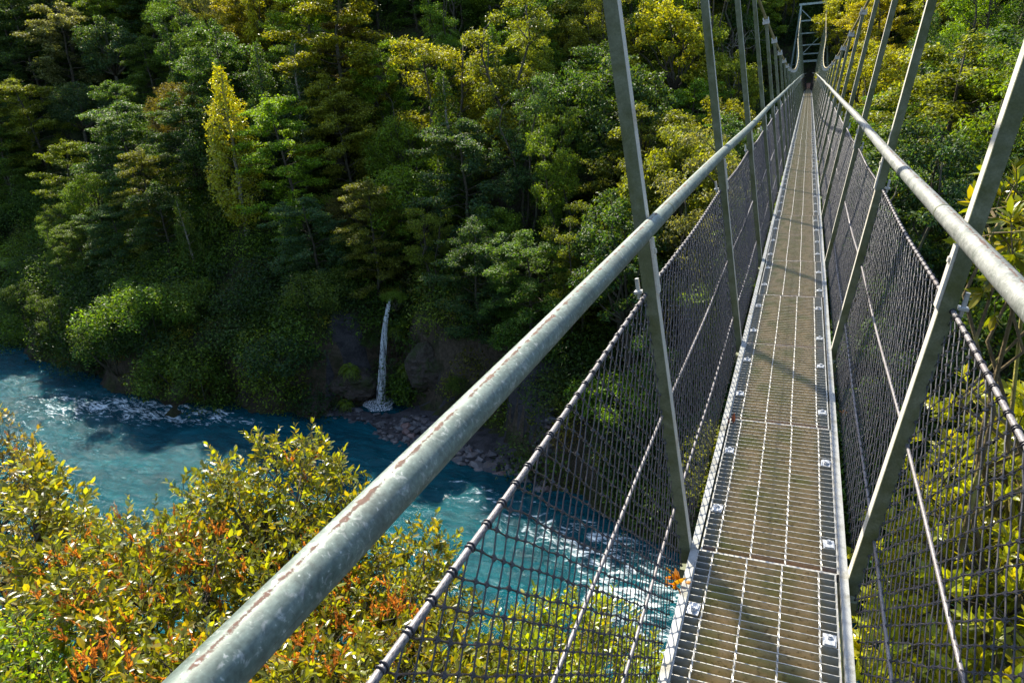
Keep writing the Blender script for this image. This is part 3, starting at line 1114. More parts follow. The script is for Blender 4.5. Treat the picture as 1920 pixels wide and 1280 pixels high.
FALL_T, FALL_B = np.array([-19.35, 29.3, -8.3]), np.array([-19.75, 27.9, -13.62])
fall_az = math.atan2(FALL_B[0] - CAM[0], FALL_B[1] - CAM[1])
GOLD = (-31.2, 32.6)
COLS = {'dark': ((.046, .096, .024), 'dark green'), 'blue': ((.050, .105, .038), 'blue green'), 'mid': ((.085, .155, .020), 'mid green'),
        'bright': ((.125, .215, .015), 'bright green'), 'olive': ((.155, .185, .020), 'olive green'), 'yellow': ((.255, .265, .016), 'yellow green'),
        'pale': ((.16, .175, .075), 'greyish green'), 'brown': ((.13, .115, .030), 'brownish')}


def choose(px, py, df):
    u = frng.random()
    if df < 3.4:
        kind = 'bush' if u < .66 else ('fern' if u < .72 else 'broad' if u < .92 else 'open')
    elif px < 700:
        kind = 'beech' if u < .46 else 'broad' if u < .68 else 'open' if u < .83 else 'narrow' if u < .87 else 'bush' if u < .97 else 'fern'
    else:
        kind = 'beech' if u < .22 else 'broad' if u < .50 else 'open' if u < .74 else 'narrow' if u < .80 else 'bush' if u < .94 else 'fern'
    v = frng.random()
    warm = float(sstep(500, 1100, px)) * .55 + float(sstep(330, 60, py)) * .40  # sunlit and shaded parts of the forest put into the leaf colours
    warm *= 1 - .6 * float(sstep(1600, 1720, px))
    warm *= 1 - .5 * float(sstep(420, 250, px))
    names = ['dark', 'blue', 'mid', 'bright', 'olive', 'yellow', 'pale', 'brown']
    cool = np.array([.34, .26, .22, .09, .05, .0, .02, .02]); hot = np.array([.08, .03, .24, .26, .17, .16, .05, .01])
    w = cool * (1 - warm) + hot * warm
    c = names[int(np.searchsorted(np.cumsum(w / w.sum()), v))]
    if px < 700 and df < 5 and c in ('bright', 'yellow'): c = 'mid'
    if kind == 'fern': c = 'bright'
    return kind, c



LABEL = {}


def place_top(kind, px, py, sc_, c, label, var=None, lo=26, hi=90, jit=1.0):
    best = None
    for d in np.linspace(lo, hi, 200):
        p = at(px, py, d); need = (p[2] - float(terrain(p[0], p[1]))) / HGT[kind]
        e = abs(need - sc_)
        if best is None or e < best[0]: best = (e, p, need)
    p = best[1]
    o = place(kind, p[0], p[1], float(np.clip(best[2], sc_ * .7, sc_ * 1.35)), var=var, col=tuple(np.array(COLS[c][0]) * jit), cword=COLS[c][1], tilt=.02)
    if label: LABEL[o.name] = label
    TREE_LIST[-1].append(True)
    return o


SPECIAL = [
    ('broad', 765, 250, 1.0, 'bright', 'bright green rounded tree with a full crown standing right above the waterfall', 1, .95),
    ('broad', 925, 372, .62, 'bright', 'small vivid green domed tree between the waterfall and the left handrail', 0, .8),
    ('beech', 600, -20, 1.25, 'yellow', 'large sunlit layered beech with flat yellow green sprays right of the golden tree', 2, .75),
    ('beech', 215, 172, .92, 'blue', 'wide dark layered beech left of the golden tree with pale dead branches beside it', 1, 1.1),
    ('beech', 95, 5, 1.0, 'pale', 'pale grey green layered beech catching the sun in the upper left corner', 0, 1.0),
    ('broad', 1255, 20, 1.05, 'yellow', 'bright yellow green tree between the two nearest left hangers at the top', 2, 1.05),
    ('broad', 1235, 190, .8, 'yellow', 'lower yellow tipped tree just right of the nearest left hanger', 1, .9),
    ('dead', 1367, 56, .95, 'brown', 'bare pale dead tree behind the left hangers', 0, 1),
    ('dead', 150, 285, .75, 'brown', 'bare bleached branches in the dark forest at far left', 1, 1),
    ('open', 945, -10, 1.15, 'olive', 'tall open tree with a long dark visible trunk above the pale rock outcrop', 0, .9),
    ('broad', 1640, 60, .95, 'yellow', 'sunny yellow green tree just right of the bridge tower', 0, 1.0),
    ('broad', 1588, -6, .85, 'yellow', 'golden green tree whose crown hides the right side of the bridge tower', 2, 1.15),
    ('beech', 1790, 70, 1.1, 'olive', 'layered olive beech with a sunlit flat spray right of the right hangers', 0, 1.0),
    ('beech', 1880, 20, 1.0, 'dark', 'dark layered beech in the upper right corner', 1, 1.2),
    ('bush', 335, 640, 1.35, 'mid', 'big round green bush overhanging the river at the rapids', 0, .8),
    ('broad', 655, 318, .62, 'brown', 'small brownish topped tree left of the bright rounded tree', 1, 1.0),
    ('open', 830, 30, 1.1, 'yellow', 'tall yellow leaved open tree in the top centre with leaning trunks', 1, .9),
]
for kd, px, py, sc_, c, lb, var, jit in SPECIAL:
    place_top(kd, px, py, sc_, c, lb, var, jit=jit)

g = make_column(77, 10.0, 'golden_tree', 1.58, M_gold, .16, 46)
gz = float(terrain(*GOLD))
tipz = at(422, 120, math.hypot(*GOLD) + .4)[2]
g.location = (GOLD[0], GOLD[1], gz - .2); g.scale = (1, 1, (tipz - gz + .2) / 10.0); g.rotation_euler = (0, .03, 0)
for c in g.children:
    if c.name.startswith('crown'): c.color = (.34, .37, .020, 1)
tag(g, 'tall narrow golden yellow tree glowing in the sun against the shaded forest', 'tree')

cand = []
gx = np.arange(-130, 46, 1.0)
tries = 0
pts_done = np.zeros((0, 3))
order = []
for _ in range(9000):
    x = frng.uniform(-125, 42); y = frng.uniform(12, 112)
    order.append((x, y))
order = np.array(order)
dfar = polydist(order, FAR)
tz = terrain(order[:, 0], order[:, 1])
dist = np.hypot(order[:, 0], order[:, 1])
P0, zc = project(np.stack([order[:, 0], order[:, 1], tz + 3.5], 1))
P1, _ = project(np.stack([order[:, 0], order[:, 1], tz + 8], 1))
ok = (dfar > .5) & (zc > 2) & (P0[:, 0] > -130) & (P0[:, 0] < 2060) & (P0[:, 1] < 1300) & (P1[:, 1] > -420) & (P0[:, 1] > -330)
order, dfar, tz, dist, P0 = order[ok], dfar[ok], tz[ok], dist[ok], P0[ok]
srt = np.argsort(dist)
acc = [(t[2][0], t[2][1], 2.6) for t in TREE_LIST] + [(GOLD[0], GOLD[1], 2.2)]
n_sp = len(acc)
for i in srt:
    x, y = order[i]; d = dist[i]
    spc = 1.75 + .026 * d - (.75 if dfar[i] < 3.4 else .45 if dfar[i] < 12 else .1)
    if any((x - a) ** 2 + (y - b) ** 2 < max(spc, s_) ** 2 * .92 for a, b, s_ in acc): continue
    # keep the waterfall and its gravel beach in view
    az = math.atan2(x - CAM[0], y - CAM[1])
    if abs(az - fall_az) * d < 1.9 and d < np.hypot(FALL_B[0], FALL_B[1]) + 2.2: continue
    if -24 < x < -6 and dfar[i] < 3.3 and not (x < -21.5): continue
    if math.hypot(x - GOLD[0], y - GOLD[1]) < 1.9: continue
    if abs(az - math.atan2(GOLD[0], GOLD[1])) * d < 2.6 and 37 < d < 45: continue
    acc.append((x, y, spc))
    kind, c = choose(P0[i, 0], P0[i, 1], dfar[i])
    sc_ = frng.uniform(.72, 1.12)
    if dfar[i] < 3.4 and kind == 'bush': sc_ *= 1.35
    # trees near the water stay low enough to leave the river in the sun
    hmax = WZ + (dfar[i] + 3.6) / .755 - tz[i]
    if kind in ('beech', 'broad', 'open', 'narrow') and HGT[kind] * sc_ > hmax:
        if hmax < 2.6: kind = 'bush'
        else: sc_ = max(.40, hmax / HGT[kind])
    # under and beside the bridge the growth stays below the deck
    lim = 99
    if abs(x) < 6.5 and y < 61:
        w = WID[kind] * sc_
        if abs(x) < w + 1.0:
            lim = -1.2 - tz[i] + max(0, (abs(x) - 1.0)) * .5
            if lim < 1.0: continue
            if lim < 4.5: kind = 'bush'; sc_ = min(1.1, lim / 2.7)
            else: sc_ = min(sc_, lim / HGT[kind])
    if abs(x) < 3.2 and 59 < y < 72: continue
    qx, qy = project(np.array([[x, y, tz[i] + HGT[kind] * sc_ * .7]]))[0][0]
    if 1455 < qx < 1575 and y < 66 and qy < 170: continue
    col, cw = COLS[c]
    j = frng.uniform(.8, 1.22)
    st_ = frng.uniform(1.0, 1.3) if kind in ('beech', 'broad', 'open') and lim > 90 else 1.0
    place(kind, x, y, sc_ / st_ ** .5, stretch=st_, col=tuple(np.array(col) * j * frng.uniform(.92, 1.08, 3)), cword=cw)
print('forest things', len(TREE_LIST), 'accepted', len(acc))
for ps in PROTO.values():
    for p in ps:
        if not any(t[0] is p for t in TREE_LIST):
            for ch in list(p.children): bpy.data.objects.remove(ch)
            bpy.data.objects.remove(p)


# ------------------------------------------------------------------ undergrowth (nobody could count it)
def undergrowth(name, label, xs, ys, n, cond, rad, size, col, dens, seed):
    r = np.random.default_rng(seed)
    x = r.uniform(*xs, n); y = r.uniform(*ys, n); z = terrain(x, y)
    Pp, zc_ = project(np.stack([x, y, z + .5], 1))
    ok = (zc_ > 1) & (Pp[:, 0] > -80) & (Pp[:, 0] < 2000) & (Pp[:, 1] > -80) & (Pp[:, 1] < 1380) & cond(x, y, Pp)
    x, y, z = x[ok], y[ok], z[ok]
    mb = MB()
    d = np.hypot(x, y)
    w = r.uniform(*rad, len(x)) * (1 + d / 90)
    var = np.clip(.5 + .55 * vnoise(x * .35, y * .35, 0, seed) + r.normal(size=len(x)) * .22, 0, 1)
    for i in range(len(x)):
        n0 = mb.n
        clump_leaves(mb, r, [(x[i], y[i], z[i] + w[i] * .2)], [(w[i], w[i], w[i] * r.uniform(.6, 1.0))], dens, size, up=.6, out=.7, rnd=.8, aspect=.5, shell=.5)
        mb.att[-1] = np.full(mb.n - n0, var[i])
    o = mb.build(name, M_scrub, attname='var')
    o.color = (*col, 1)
    tag(o, label, 'undergrowth', kind='stuff')
    return o


def far_cond(x, y, Pp):
    P = np.stack([x, y], 1); d = polydist(P, FAR)
    az = np.arctan2(x - CAM[0], y - CAM[1]); di = np.hypot(x, y)
    fall = (np.abs(az - fall_az) * di < .9) & (di < 36)
    rock = (x > -18.6) & (x < -15.5) & (d < 3.6) & (vnoise(x * .9, y * .9, 0, 91) > .2)
    beach = (x > -22.5) & (x < -10) & (d < 2.9)
    path = (np.abs(x) < 1.6) & (y > 57) & (y < 71)
    return (d > .35) & ~fall & ~beach & ~path & ~rock


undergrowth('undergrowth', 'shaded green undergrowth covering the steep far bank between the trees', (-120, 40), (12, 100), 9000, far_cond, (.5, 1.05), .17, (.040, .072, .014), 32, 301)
undergrowth('bank_scrub', 'dense mixed green scrub covering the lower far bank down to the river', (-78, 16), (14, 46), 2600,
            lambda x, y, Pp: far_cond(x, y, Pp) & (polydist(np.stack([x, y], 1), FAR) < 9.5) & ((np.abs(x) > 2) | (terrain(x, y) < -4)), (.6, 1.5), .15, (.062, .108, .018), 42, 304)
undergrowth('mossy_scrub', 'brownish olive scrub hanging over the rocky edge of the far bank', (-75, 20), (14, 36), 5200,
            lambda x, y, Pp: far_cond(x, y, Pp) & (polydist(np.stack([x, y], 1), FAR) < 3.4) & (vnoise(x * .5, y * .5, 0, 19) > -.15), (.3, .6), .13, (.105, .125, .022), 46, 302)
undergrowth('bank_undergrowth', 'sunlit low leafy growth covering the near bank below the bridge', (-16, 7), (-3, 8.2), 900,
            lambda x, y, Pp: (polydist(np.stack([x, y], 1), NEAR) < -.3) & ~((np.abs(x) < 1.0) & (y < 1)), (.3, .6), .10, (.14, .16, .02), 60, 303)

# ------------------------------------------------------------------ waterfall, gravel beach and rocks
wf = empty('waterfall', tuple(FALL_B))
tag(wf, 'thin white waterfall dropping from the forest onto the gravel beach', 'waterfall')
b = MB(); rw = np.random.default_rng(8)
nt, ns = 60, 11
T = np.linspace(0, 1, nt)
path_ = np.stack([-19.30 - .45 * T, 29.55 - 1.65 * T ** .7, -8.2 - 5.45 * T ** 1.25], 1)
rel = path_ - FALL_B
side = np.array([.81, .58, 0])
fwd = np.array([.58, -.81, 0])
A = np.linspace(0, 2 * np.pi, ns, endpoint=False)
for q in range(7):
    o_ = rw.uniform(-1, 1)
    t0 = 0 if q < 3 else rw.uniform(.05, .45)
    wd = (rw.uniform(.035, .075) + .05 * T) * np.clip((T - t0) * 9, .12, 1)
    off = o_ * (.03 + .17 * T ** .8) + .025 * vnoise(T * 7, q * 3.1, 0, 4)
    v = rel[:, None, :] + (off[:, None] + wd[:, None] * np.cos(A)[None])[:, :, None] * side + (.45 * wd[:, None] * np.sin(A)[None] + .02 * q)[:, :, None] * fwd
    k0 = int(t0 * (nt - 1)); vv = v[k0:]; m_ = len(vv)
    i = np.arange(m_ - 1)[:, None] * ns; j = np.arange(ns)[None]; j2 = (j + 1) % ns
    b.add(vv.reshape(-1, 3), np.stack([i + j, i + j2, i + ns + j2, i + ns + j], -1).reshape(-1, 4))
b.build('water_column', M_fall, wf, smooth=True)
b = MB()
nr_, na = 12, 40
rr_ = np.linspace(0, 1, nr_)[:, None]; aa = np.linspace(0, 2 * np.pi, na, endpoint=False)[None]
lob = 1 + .28 * vnoise(np.cos(aa) * 2, np.sin(aa) * 2, 0, 6)
px_ = rr_ * np.cos(aa) * 1.0 * lob; py_ = rr_ * np.sin(aa) * .75 * lob - .15
gz_ = terrain(px_ + FALL_B[0], py_ + FALL_B[1]) - FALL_B[2]
pz_ = np.maximum(gz_, -.1) + .03 + .20 * (1 - rr_ ** 2) * (.6 + .6 * np.abs(fbm(px_ * 4, py_ * 4, 0, 3, 3))) * (rr_ < .98)
v = np.stack([px_, py_, pz_ + 0 * aa], -1).reshape(-1, 3)
i = np.arange(nr_ - 1)[:, None] * na; j = np.arange(na)[None]; j2 = (j + 1) % na
b.add(v, np.stack([i + j, i + j2, i + na + j2, i + na + j], -1).reshape(-1, 4))
b.build('splash', M_fall, wf, smooth=True)

gbm = MB()
bx, by = np.linspace(-24, -5, 120), np.linspace(19, 31, 90)
v, q = grid_mesh(bx, by, lambda X, Y: terrain(X, Y) + .05 + .05 * fbm(X * 1.7, Y * 1.7, 0, 3, 44))
ctr = v[q].mean(1); dd_ = polydist(ctr[:, :2], FAR)
q = q[(dd_ > -1.2) & (dd_ < 3.0) & (ctr[:, 0] > -22.6) & (ctr[:, 0] < -9)]
gbm.add(v, q)
tag(gbm.build('gravel_beach', M_wet, smooth=True), kind='structure')

ICO = None


def ico(sub):
    import bmesh
    bmm = bmesh.new(); bmesh.ops.create_icosphere(bmm, subdivisions=sub, radius=1)
    bmm.verts.ensure_lookup_table()
    v = np.array([x.co[:] for x in bmm.verts]); f = np.array([[x.index for x in p.verts] for p in bmm.faces]); bmm.free()
    return v, f


iv, if_ = ico(1)
b = MB(); rc = np.random.default_rng(66)
x = rc.uniform(-23, -8.5, 6500); y = rc.uniform(18.5, 30, 6500); d_ = polydist(np.stack([x, y], 1), FAR)
keep = (d_ > -1.0) & (d_ < 1.5 + .8 * vnoise(x * .6, y * .6, 0, 8)) & (rc.random(6500) < np.where(x > -17.5, .95, .35))
for cx, cy in zip(x[keep], y[keep]):
    s = rc.lognormal(-2.25, .45); s = min(s, .42)
    R = np.linalg.qr(rc.normal(size=(3, 3)))[0]
    vv = (iv * (1 + .18 * rc.normal(size=(len(iv), 1)))) @ R * np.array([1.2, .95, .62]) * s
    b.add(vv + [cx, cy, float(terrain(cx, cy)) + .06 + s * .2], t=if_)
tag(b.build('cobbles', M_cobble), 'grey and reddish cobbles along the gravel edge below the waterfall', 'cobbles', kind='stuff')

sv, sf = ico(5)


def rock(name, label, p, s, seed, m=M_rock, rot=0, freq=1.3, cat='rock', group=None):
    b = MB()
    n = fbm(sv[:, 0] * freq + seed, sv[:, 1] * freq, sv[:, 2] * freq, 5, seed)
    rdg = 1 - np.abs(fbm(sv[:, 0] * 2.2 + seed, sv[:, 1] * 2.2, sv[:, 2] * 3.2, 3, seed + 9))
    b.add(sv * (1 + .26 * n + .16 * rdg)[:, None] * np.array(s), t=sf)
    o = b.build(name, m)
    o.location = p; o.rotation_euler = (0, 0, rot)
    return tag(o, label, cat, group)


def on_ground(px, py, up=0.0, lo=20, hi=80):
    for d in np.arange(lo, hi, .1):
        p = at(px, py, d)
        if p[2] < float(terrain(p[0], p[1])): return p + np.array([0, 0, up])
    return at(px, py, 40)


rock('rock_outcrop', 'mossy brown rock buttress just right of the waterfall', on_ground(800, 690), (1.0, .7, 1.1), 3, rot=.5, cat='rock')
rock('rock_outcrop', 'pale reddish rock outcrop showing between the trees left of the nearest hanger', on_ground(965, 400), (1.7, 1.2, 2.0), 5, rot=.3, cat='rock')
rock('rock_outcrop', 'low rock ledge behind the splash on the left of the waterfall', on_ground(665, 720), (1.2, .8, .8), 7, rot=.4)
for q, (px, py, s, lb) in enumerate([(238, 728, .55, 'dark boulder in the rapids at the far bank'), (262, 738, .36, 'smaller pale boulder right of the dark boulder at the rapids'),
                                     (470, 752, .9, 'wide grey rock at the water edge left of the gravel beach'), (585, 775, .8, 'flat grey rock at the left end of the gravel beach'), (215, 712, .4, 'small rock at the upstream side of the rapids')]):
    rock('river_rock', lb, at(px, py, (WZ - CAM[2]) / ray(px, py)[2]) + np.array([0, .3, .05]), (s * 1.3, s, s * .75), 20 + q, rot=q)


for px, py, sc_, lb in ((738, 612, .62, 'bright green fern drooping across the middle of the waterfall'), (765, 690, .45, 'small green fern on the rock right of the waterfall'),
                        (655, 690, .5, 'small bright fern on the bank left of the waterfall'), (648, 755, .4, 'low fern beside the gravel left of the splash')):
    p = on_ground(px, py) - ray(px, py) * .7
    f_ = place('fern', p[0], p[1], sc_, var=1, col=(.13, .19, .014), dz=-1.0 * sc_)
    f_.location.z = p[2] - 1.6 * sc_
    LABEL[f_.name] = lb

for q, (px, py, off, sc_, lb) in enumerate([(744, 548, .9, .34, 'small green bush hanging over the lip of the waterfall'), (765, 600, .7, .36, 'bright leafy bush clinging to the rock right of the waterfall'),
                                            (705, 640, .8, .38, 'dark leafy bush on the rock left of the waterfall'), (860, 720, .4, .45, 'green bush at the foot of the mossy rock right of the waterfall')]):
    p = on_ground(px, py) - ray(px, py) * off
    f_ = place('bush', p[0], p[1], sc_, var=q % 2, col=[(.12, .20, .018), (.12, .19, .015), (.05, .09, .02), (.07, .12, .02)][q])
    if q == 0: p = np.array([-19.2, 29.6, -8.35]) - ray(px, py) * .75; f_.location.x, f_.location.y = p[0], p[1]
    f_.location.z = p[2] - 1.3 * sc_
    TREE_LIST[-1][2] = np.array(f_.location)
    LABEL[f_.name] = lb

# ------------------------------------------------------------------ shrubs close to the bridge
def blades(mb, pos, tan, nrm, L, W, fold=.22, droop=.12):
    """pointed leaf blades with a folded midrib (eight vertices, six faces)"""
    n = len(pos); b = np.cross(nrm, tan)
    L = np.broadcast_to(L, (n,))[:, None]; W = np.broadcast_to(W, (n,))[:, None]

    def P(t, s, w, dz):
        return pos + tan * L * t + b * W * s * w + nrm * (abs(s) * fold * W * w) - nrm * (droop * L * t * t) + 0 * dz
    v = np.stack([P(0, 0, 0, 0), P(.30, 1, .46, 0), P(.30, 0, 0, 0), P(.30, -1, .46, 0),
                  P(.68, 1, .42, 0), P(.68, 0, 0, 0), P(.68, -1, .42, 0), P(1.0, 0, 0, 0)], 1)
    o = np.arange(n)[:, None] * 8
    mb.add(v.reshape(-1, 3), np.concatenate([o + [[1, 2, 5, 4]], o + [[2, 3, 6, 5]]]),
           np.concatenate([o + [[0, 2, 1]], o + [[0, 3, 2]], o + [[4, 5, 7]], o + [[5, 6, 7]]]))


def in_poly(x, y, poly):
    c = np.zeros(len(x), bool); n = len(poly)
    for i in range(n):
        x1, y1 = poly[i]; x2, y2 = poly[(i + 1) % n]
        c ^= ((y1 > y) != (y2 > y)) & (x < (x2 - x1) * (y - y1) / (y2 - y1 + 1e-9) + x1)
    return c


def crown_points(poly, d_top, d_bot, spacing, r, extra_layers=1, depth=.5):
    poly = np.array(poly, float); lo, hi = poly.min(0), poly.max(0)
    n = 6000
    x = r.uniform(lo[0], hi[0], n); y = r.uniform(lo[1], hi[1], n)
    k = in_poly(x, y, poly); x, y = x[k], y[k]
    f = (y - lo[1]) / (hi[1] - lo[1])
    d = d_top + (d_bot - d_top) * f + r.normal(size=len(x)) * .12
    P = np.array([at(a, b_, c) for a, b_, c in zip(x, y, d)])
    out = []
    for p in P:
        if all(((p - q) ** 2).sum() > spacing ** 2 for q in out[-500:]): out.append(p)
    base = np.array(out)
    for e in range(extra_layers):
        out = np.concatenate([out, base + r.normal(size=base.shape) * .12 + np.array([0, 0, -(e + 1) * depth])])
    return np.array(out)


def near_shrub(name, label, poly, d_top, d_bot, base, spacing, rad, tw, lpt, L, col, seed, mat=None, bark=None, up=.55, layers=1, spikes=0, cat='shrub', aspect=.46, whorl=False, group=None, vert=0.0):
    r = np.random.default_rng(seed)
    cs = crown_points(poly, d_top, d_bot, spacing, r, layers)
    base = np.array([base[0], base[1], float(terrain(base[0], base[1])) - .2])
    root = empty(name, tuple(base))
    st, lf, fl = MB(), MB(), MB()
    ctr = cs.mean(0)
    fork = base + (ctr - base) * .45
    limb(st, base, fork, .085, .06, r, 8, 6, .03)
    kn = max(3, len(cs) // 14)
    mids = cs[r.choice(len(cs), kn, replace=False)]
    mids = fork + (mids - fork) * .6
    for m_ in mids: limb(st, fork, m_, .045, .025, r, 6, 5, .05)
    pos, tan, nrm, LL = [], [], [], []
    for c in cs:
        m_ = mids[np.argmin(((mids - c) ** 2).sum(1))]
        limb(st, m_, c, .016, .007, r, 5, 5, .06)
        for _ in range(tw):
            d = unit(r.normal(size=3) + np.array([0, 0, up]))
            a = c + r.normal(size=3) * rad * .25
            e = a + d * rad * r.uniform(.6, 1.15) + np.array([0, 0, vert * r.uniform(0, 1)])
            d = unit(e - a)
            st.tube(np.stack([a, (a + e) / 2 + r.normal(size=3) * .01, e]), [.004, .003, .0018], 3, cap=False)
            t = np.linspace(.35 if not whorl else .72, 1.0, lpt)
            ph = np.arange(lpt) * 2.4 + r.uniform(0, 6)
            u = unit(np.cross(d, [.3, .2, 1.0])); w = np.cross(d, u)
            radial = np.cos(ph)[:, None] * u + np.sin(ph)[:, None] * w
            tn = unit(radial * (1.0 - .35 * t[:, None]) + d * (.45 + .5 * t[:, None]) + r.normal(size=(lpt, 3)) * .18)
            nn = unit(d * .9 + np.array([0, 0, .55]) - radial * .35 + r.normal(size=(lpt, 3)) * .30)
            nn = unit(nn - tn * np.sum(nn * tn, 1, keepdims=True))
            pos.append(a + (e - a) * t[:, None]); tan.append(tn); nrm.append(nn)
            LL.append(L * r.uniform(.6, 1.2, lpt))
    pos = np.concatenate(pos); tan = np.concatenate(tan); nrm = np.concatenate(nrm); LL = np.concatenate(LL)
    blades(lf, pos, tan, nrm, LL, LL * aspect)
    if spikes:
        hi_ = cs[:len(cs) // (layers + 1)]
        nz_ = vnoise(hi_[:, 0] * 1.5, hi_[:, 1] * 1.5, hi_[:, 2] * 1.5, seed)
        hi_ = hi_[nz_ > np.quantile(nz_, .55)]
        pick = hi_[r.choice(len(hi_), spikes)]
        for c in pick:
            d = unit(np.array([0, 0, 1.2]) + r.normal(size=3) * .45)
            a = c + unit(r.normal(size=3) + [0, 0, 1.0]) * rad * r.uniform(.6, 1.05)
            for s in range(int(r.integers(1, 4))):
                dd = unit(d + r.normal(size=3) * .28); ln = r.uniform(.07, .16)
                m = 9; t = np.linspace(.1, 1, m); p = a + dd * ln * t[:, None]
                rd = unit(r.normal(size=(m, 3)))
                leaf_quads(fl, p + rd * .006, unit(r.normal(size=(m, 3))), unit(dd + rd * .5), .036 * (1.25 - t * .6), .020 * (1.25 - t * .6))
                fl.tube(np.stack([a, a + dd * ln]), [.002, .001], 3, cap=False)
    for bm_ in (st, lf, fl):
        bm_.v = [q - base for q in bm_.v]
    st.build('stems', bark or M_bark, root, smooth=True)
    o = lf.build('foliage', mat or M_near, root); o.color = (*col, 1)
    if spikes:
        o = fl.build('flower_spikes', M_flower, root); o.color = (.56, .22, .04, 1); o['kind'] = 'stuff'
    tag(root, label, cat, group)
    return root


near_shrub('flowering_shrub', 'large glossy leaved shrub with orange flower spikes left of the left handrail above the river',
           [(330, 990), (395, 885), (470, 870), (515, 838), (560, 850), (600, 828), (632, 880), (665, 935), (690, 1000), (640, 1080), (560, 1170), (480, 1300), (190, 1300), (130, 1190), (75, 1160), (150, 1050), (240, 1000)],
           7.2, 4.9, (-4.6, 2.2), .27, .24, 14, 10, .068, (.165, .190, .020), 401, spikes=150)
near_shrub('flowering_shrub', 'smaller orange tinged shrub between the left handrail and the rope netting',
           [(640, 1080), (700, 1060), (760, 1020), (825, 1012), (852, 1060), (842, 1110), (890, 1180), (950, 1230), (900, 1310), (480, 1310), (560, 1190)],
           6.4, 4.9, (-2.8, 2.4), .26, .24, 14, 10, .063, (.165, .185, .020), 402, spikes=110)
near_shrub('upright_shrub', 'tall yellow green shrub with upright leafy shoots at the left edge beside the river',
           [(40, 900), (75, 862), (105, 900), (135, 965), (165, 992), (180, 1060), (150, 1130), (90, 1160), (40, 1100)],
           9.6, 7.6, (-8.0, 3.0), .30, .30, 9, 10, .10, (.19, .21, .03), 403, up=1.3)
near_shrub('low_shrub', 'low rounded yellow green shrub at the water edge behind the orange flowering shrub',
           [(170, 995), (215, 988), (290, 985), (380, 992), (480, 985), (470, 1030), (300, 1060), (190, 1060)],
           10.5, 9.0, (-7.6, 4.6), .32, .28, 9, 9, .075, (.16, .18, .025), 404)
near_shrub('scrubby_shrub', 'brownish dry shrub at the left edge of the picture above the tall upright shrub',
           [(-60, 780), (15, 800), (35, 835), (42, 885), (25, 930), (40, 1010), (55, 1090), (45, 1170), (-60, 1190)],
           12, 9.5, (-9.6, 3.4), .36, .30, 9, 9, .08, (.17, .145, .05), 405, spikes=30)
near_shrub('lime_shrub', 'dense bright lime green shrub in the lower left corner',
           [(-50, 1185), (40, 1182), (90, 1200), (120, 1240), (135, 1310), (-50, 1310)],
           5.9, 5.2, (-4.9, 1.7), .20, .19, 12, 11, .045, (.15, .24, .014), 406, mat=M_near)
near_shrub('bright_shrub', 'bright yellow green shrub seen through the left netting below the walkway',
           [(955, 1190), (1000, 1165), (1055, 1140), (1110, 1142), (1160, 1180), (1205, 1235), (1225, 1320), (880, 1320)],
           6.2, 5.4, (-1.9, 2.6), .22, .22, 10, 10, .062, (.21, .27, .014), 407, up=1.0)
near_shrub('creeping_shrub', 'yellow leaved shrub showing through the grating under the walkway',
           [(1330, 1262), (1450, 1235), (1550, 1225), (1570, 1330), (1290, 1330)],
           4.6, 4.2, (-.4, 2.0), .22, .20, 8, 9, .07, (.22, .24, .014), 408)
near_shrub('broadleaf_shrub', 'big leaved yellow green shrub behind the right rope netting',
           [(1640, 1300), (1655, 1120), (1680, 1040), (1730, 985), (1765, 905), (1790, 830), (1835, 775), (1885, 758), (1960, 770), (2010, 1000), (2010, 1340), (1640, 1340)],
           5.0, 3.9, (1.9, 2.2), .25, .24, 11, 9, .088, (.27, .30, .018), 409, mat=M_big, whorl=True, aspect=.36)
near_shrub('broadleaf_shrub', 'tall big leaved shrub on a mossy stem right of the right handrail',
           [(1880, 370), (1930, 350), (1990, 400), (1990, 560), (1900, 545), (1862, 470), (1850, 420)],
           4.2, 3.9, (1.75, 3.4), .24, .20, 7, 9, .082, (.115, .14, .014), 410, mat=M_big, bark=M_moss, whorl=True, aspect=.34, layers=0)

def fallen(name, label, p, n, L, col, seed, spread=.02):
    r = np.random.default_rng(seed); mb = MB()
    az = r.uniform(0, 6.28, n); el = r.uniform(.0, .7, n)
    tn = np.stack([np.cos(az) * np.cos(el), np.sin(az) * np.cos(el), np.sin(el)], 1)
    nn = unit(np.cross(tn, r.normal(size=(n, 3))))
    blades(mb, r.normal(size=(n, 3)) * spread * [1, 1, .3], tn, nn, L * r.uniform(.6, 1.2, n), L * .4)
    o = mb.build(name, M_near); o.location = p; o.color = (*col, 1)
    return tag(o, label, 'fallen leaf' if n < 4 else 'sprig')


fallen('dry_fern_sprig', 'bright orange dry sprig caught on the left edge of the walkway beside the nearest hanger', (-.262, 1.86, .012), 16, .045, (.55, .20, .012), 1, .016)
fallen('fallen_leaf', 'small reddish brown leaf on the left edge of the walkway at the second panel', (-.205, 3.02, .022), 2, .05, (.25, .07, .03), 2, .01)
fallen('fallen_leaf', 'dark brown leaf caught outside the right edge of the walkway', (.262, 3.3, .018), 2, .05, (.16, .07, .03), 5, .01)

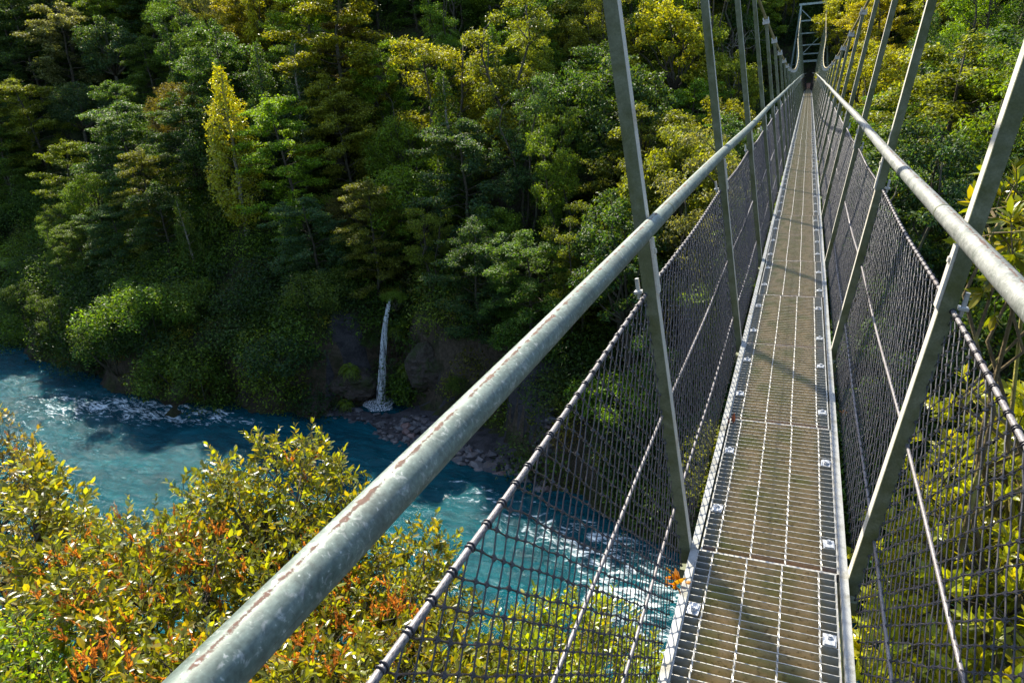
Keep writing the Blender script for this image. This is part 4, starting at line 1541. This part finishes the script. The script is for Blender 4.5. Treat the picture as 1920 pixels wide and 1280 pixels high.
# ------------------------------------------------------------------ labels for the forest
KINDW = {'beech': ('layered tree', 'tree'), 'broad': ('round crowned tree', 'tree'), 'open': ('tall open tree', 'tree'),
         'narrow': ('narrow upright tree', 'tree'), 'bush': ('rounded bush', 'bush'), 'fern': ('tree fern', 'fern'), 'dead': ('bare dead tree', 'dead tree')}
groups = {}
for t in TREE_LIST:
    o, kind, base, h, w, cw = t[:6]
    P, _z = project((base + [0, 0, h * .6])[None]); px, py = P[0]
    col = ('at the far left' if px < 250 else 'left of the golden tree' if px < 385 else 'below the golden tree' if px < 500 and py > 400 else 'behind the golden tree' if px < 500 else
           'right of the golden tree' if px < 650 else 'above the waterfall' if px < 800 and py < 600 else 'beside the waterfall' if px < 800 else
           'right of the waterfall' if px < 960 else 'left of the nearest hanger' if px < 1160 else 'behind the left hangers' if px < 1420 else
           'around the bridge tower' if px < 1620 else 'behind the right hangers' if px < 1800 else 'at the far right')
    df_ = float(polydist(base[None, :2], FAR)[0])
    row = ('at the river edge' if df_ < 2.6 else 'low down' if df_ < 8 else 'halfway up' if df_ < 18 else 'high up' if df_ < 36 else 'near the top')
    key = f'{cw} {KINDW[kind][0]} {row} {col}'
    o['category'] = KINDW[kind][1]
    o['group'] = {'tree': 'forest trees on the far bank', 'bush': 'bushes on the far bank', 'fern': 'tree ferns on the far bank', 'dead tree': 'dead trees on the far bank'}[KINDW[kind][1]]
    if o.name in LABEL: o['label'] = LABEL[o.name]
    else: groups.setdefault(key, []).append((px, py, o))
ORD = {2: ['left of two', 'right of two'], 3: ['leftmost of three', 'middle of three', 'rightmost of three']}
NUM = {4: 'four', 5: 'five', 6: 'six', 7: 'seven', 8: 'eight', 9: 'nine'}
POS = ['leftmost', 'second from left', 'third from left', 'fourth from left', 'fifth from left', 'sixth from left', 'seventh from left', 'eighth from left', 'ninth from left']
for key, L in groups.items():
    L.sort(key=lambda a: a[0])
    n = len(L)
    for i, (px, py, o) in enumerate(L):
        if n == 1: o['label'] = key
        elif n <= 3: o['label'] = f'{key}, {ORD[n][i]}'
        else:
            o['label'] = f'{key}, {"rightmost" if i == n - 1 else POS[min(i, 8)]}'
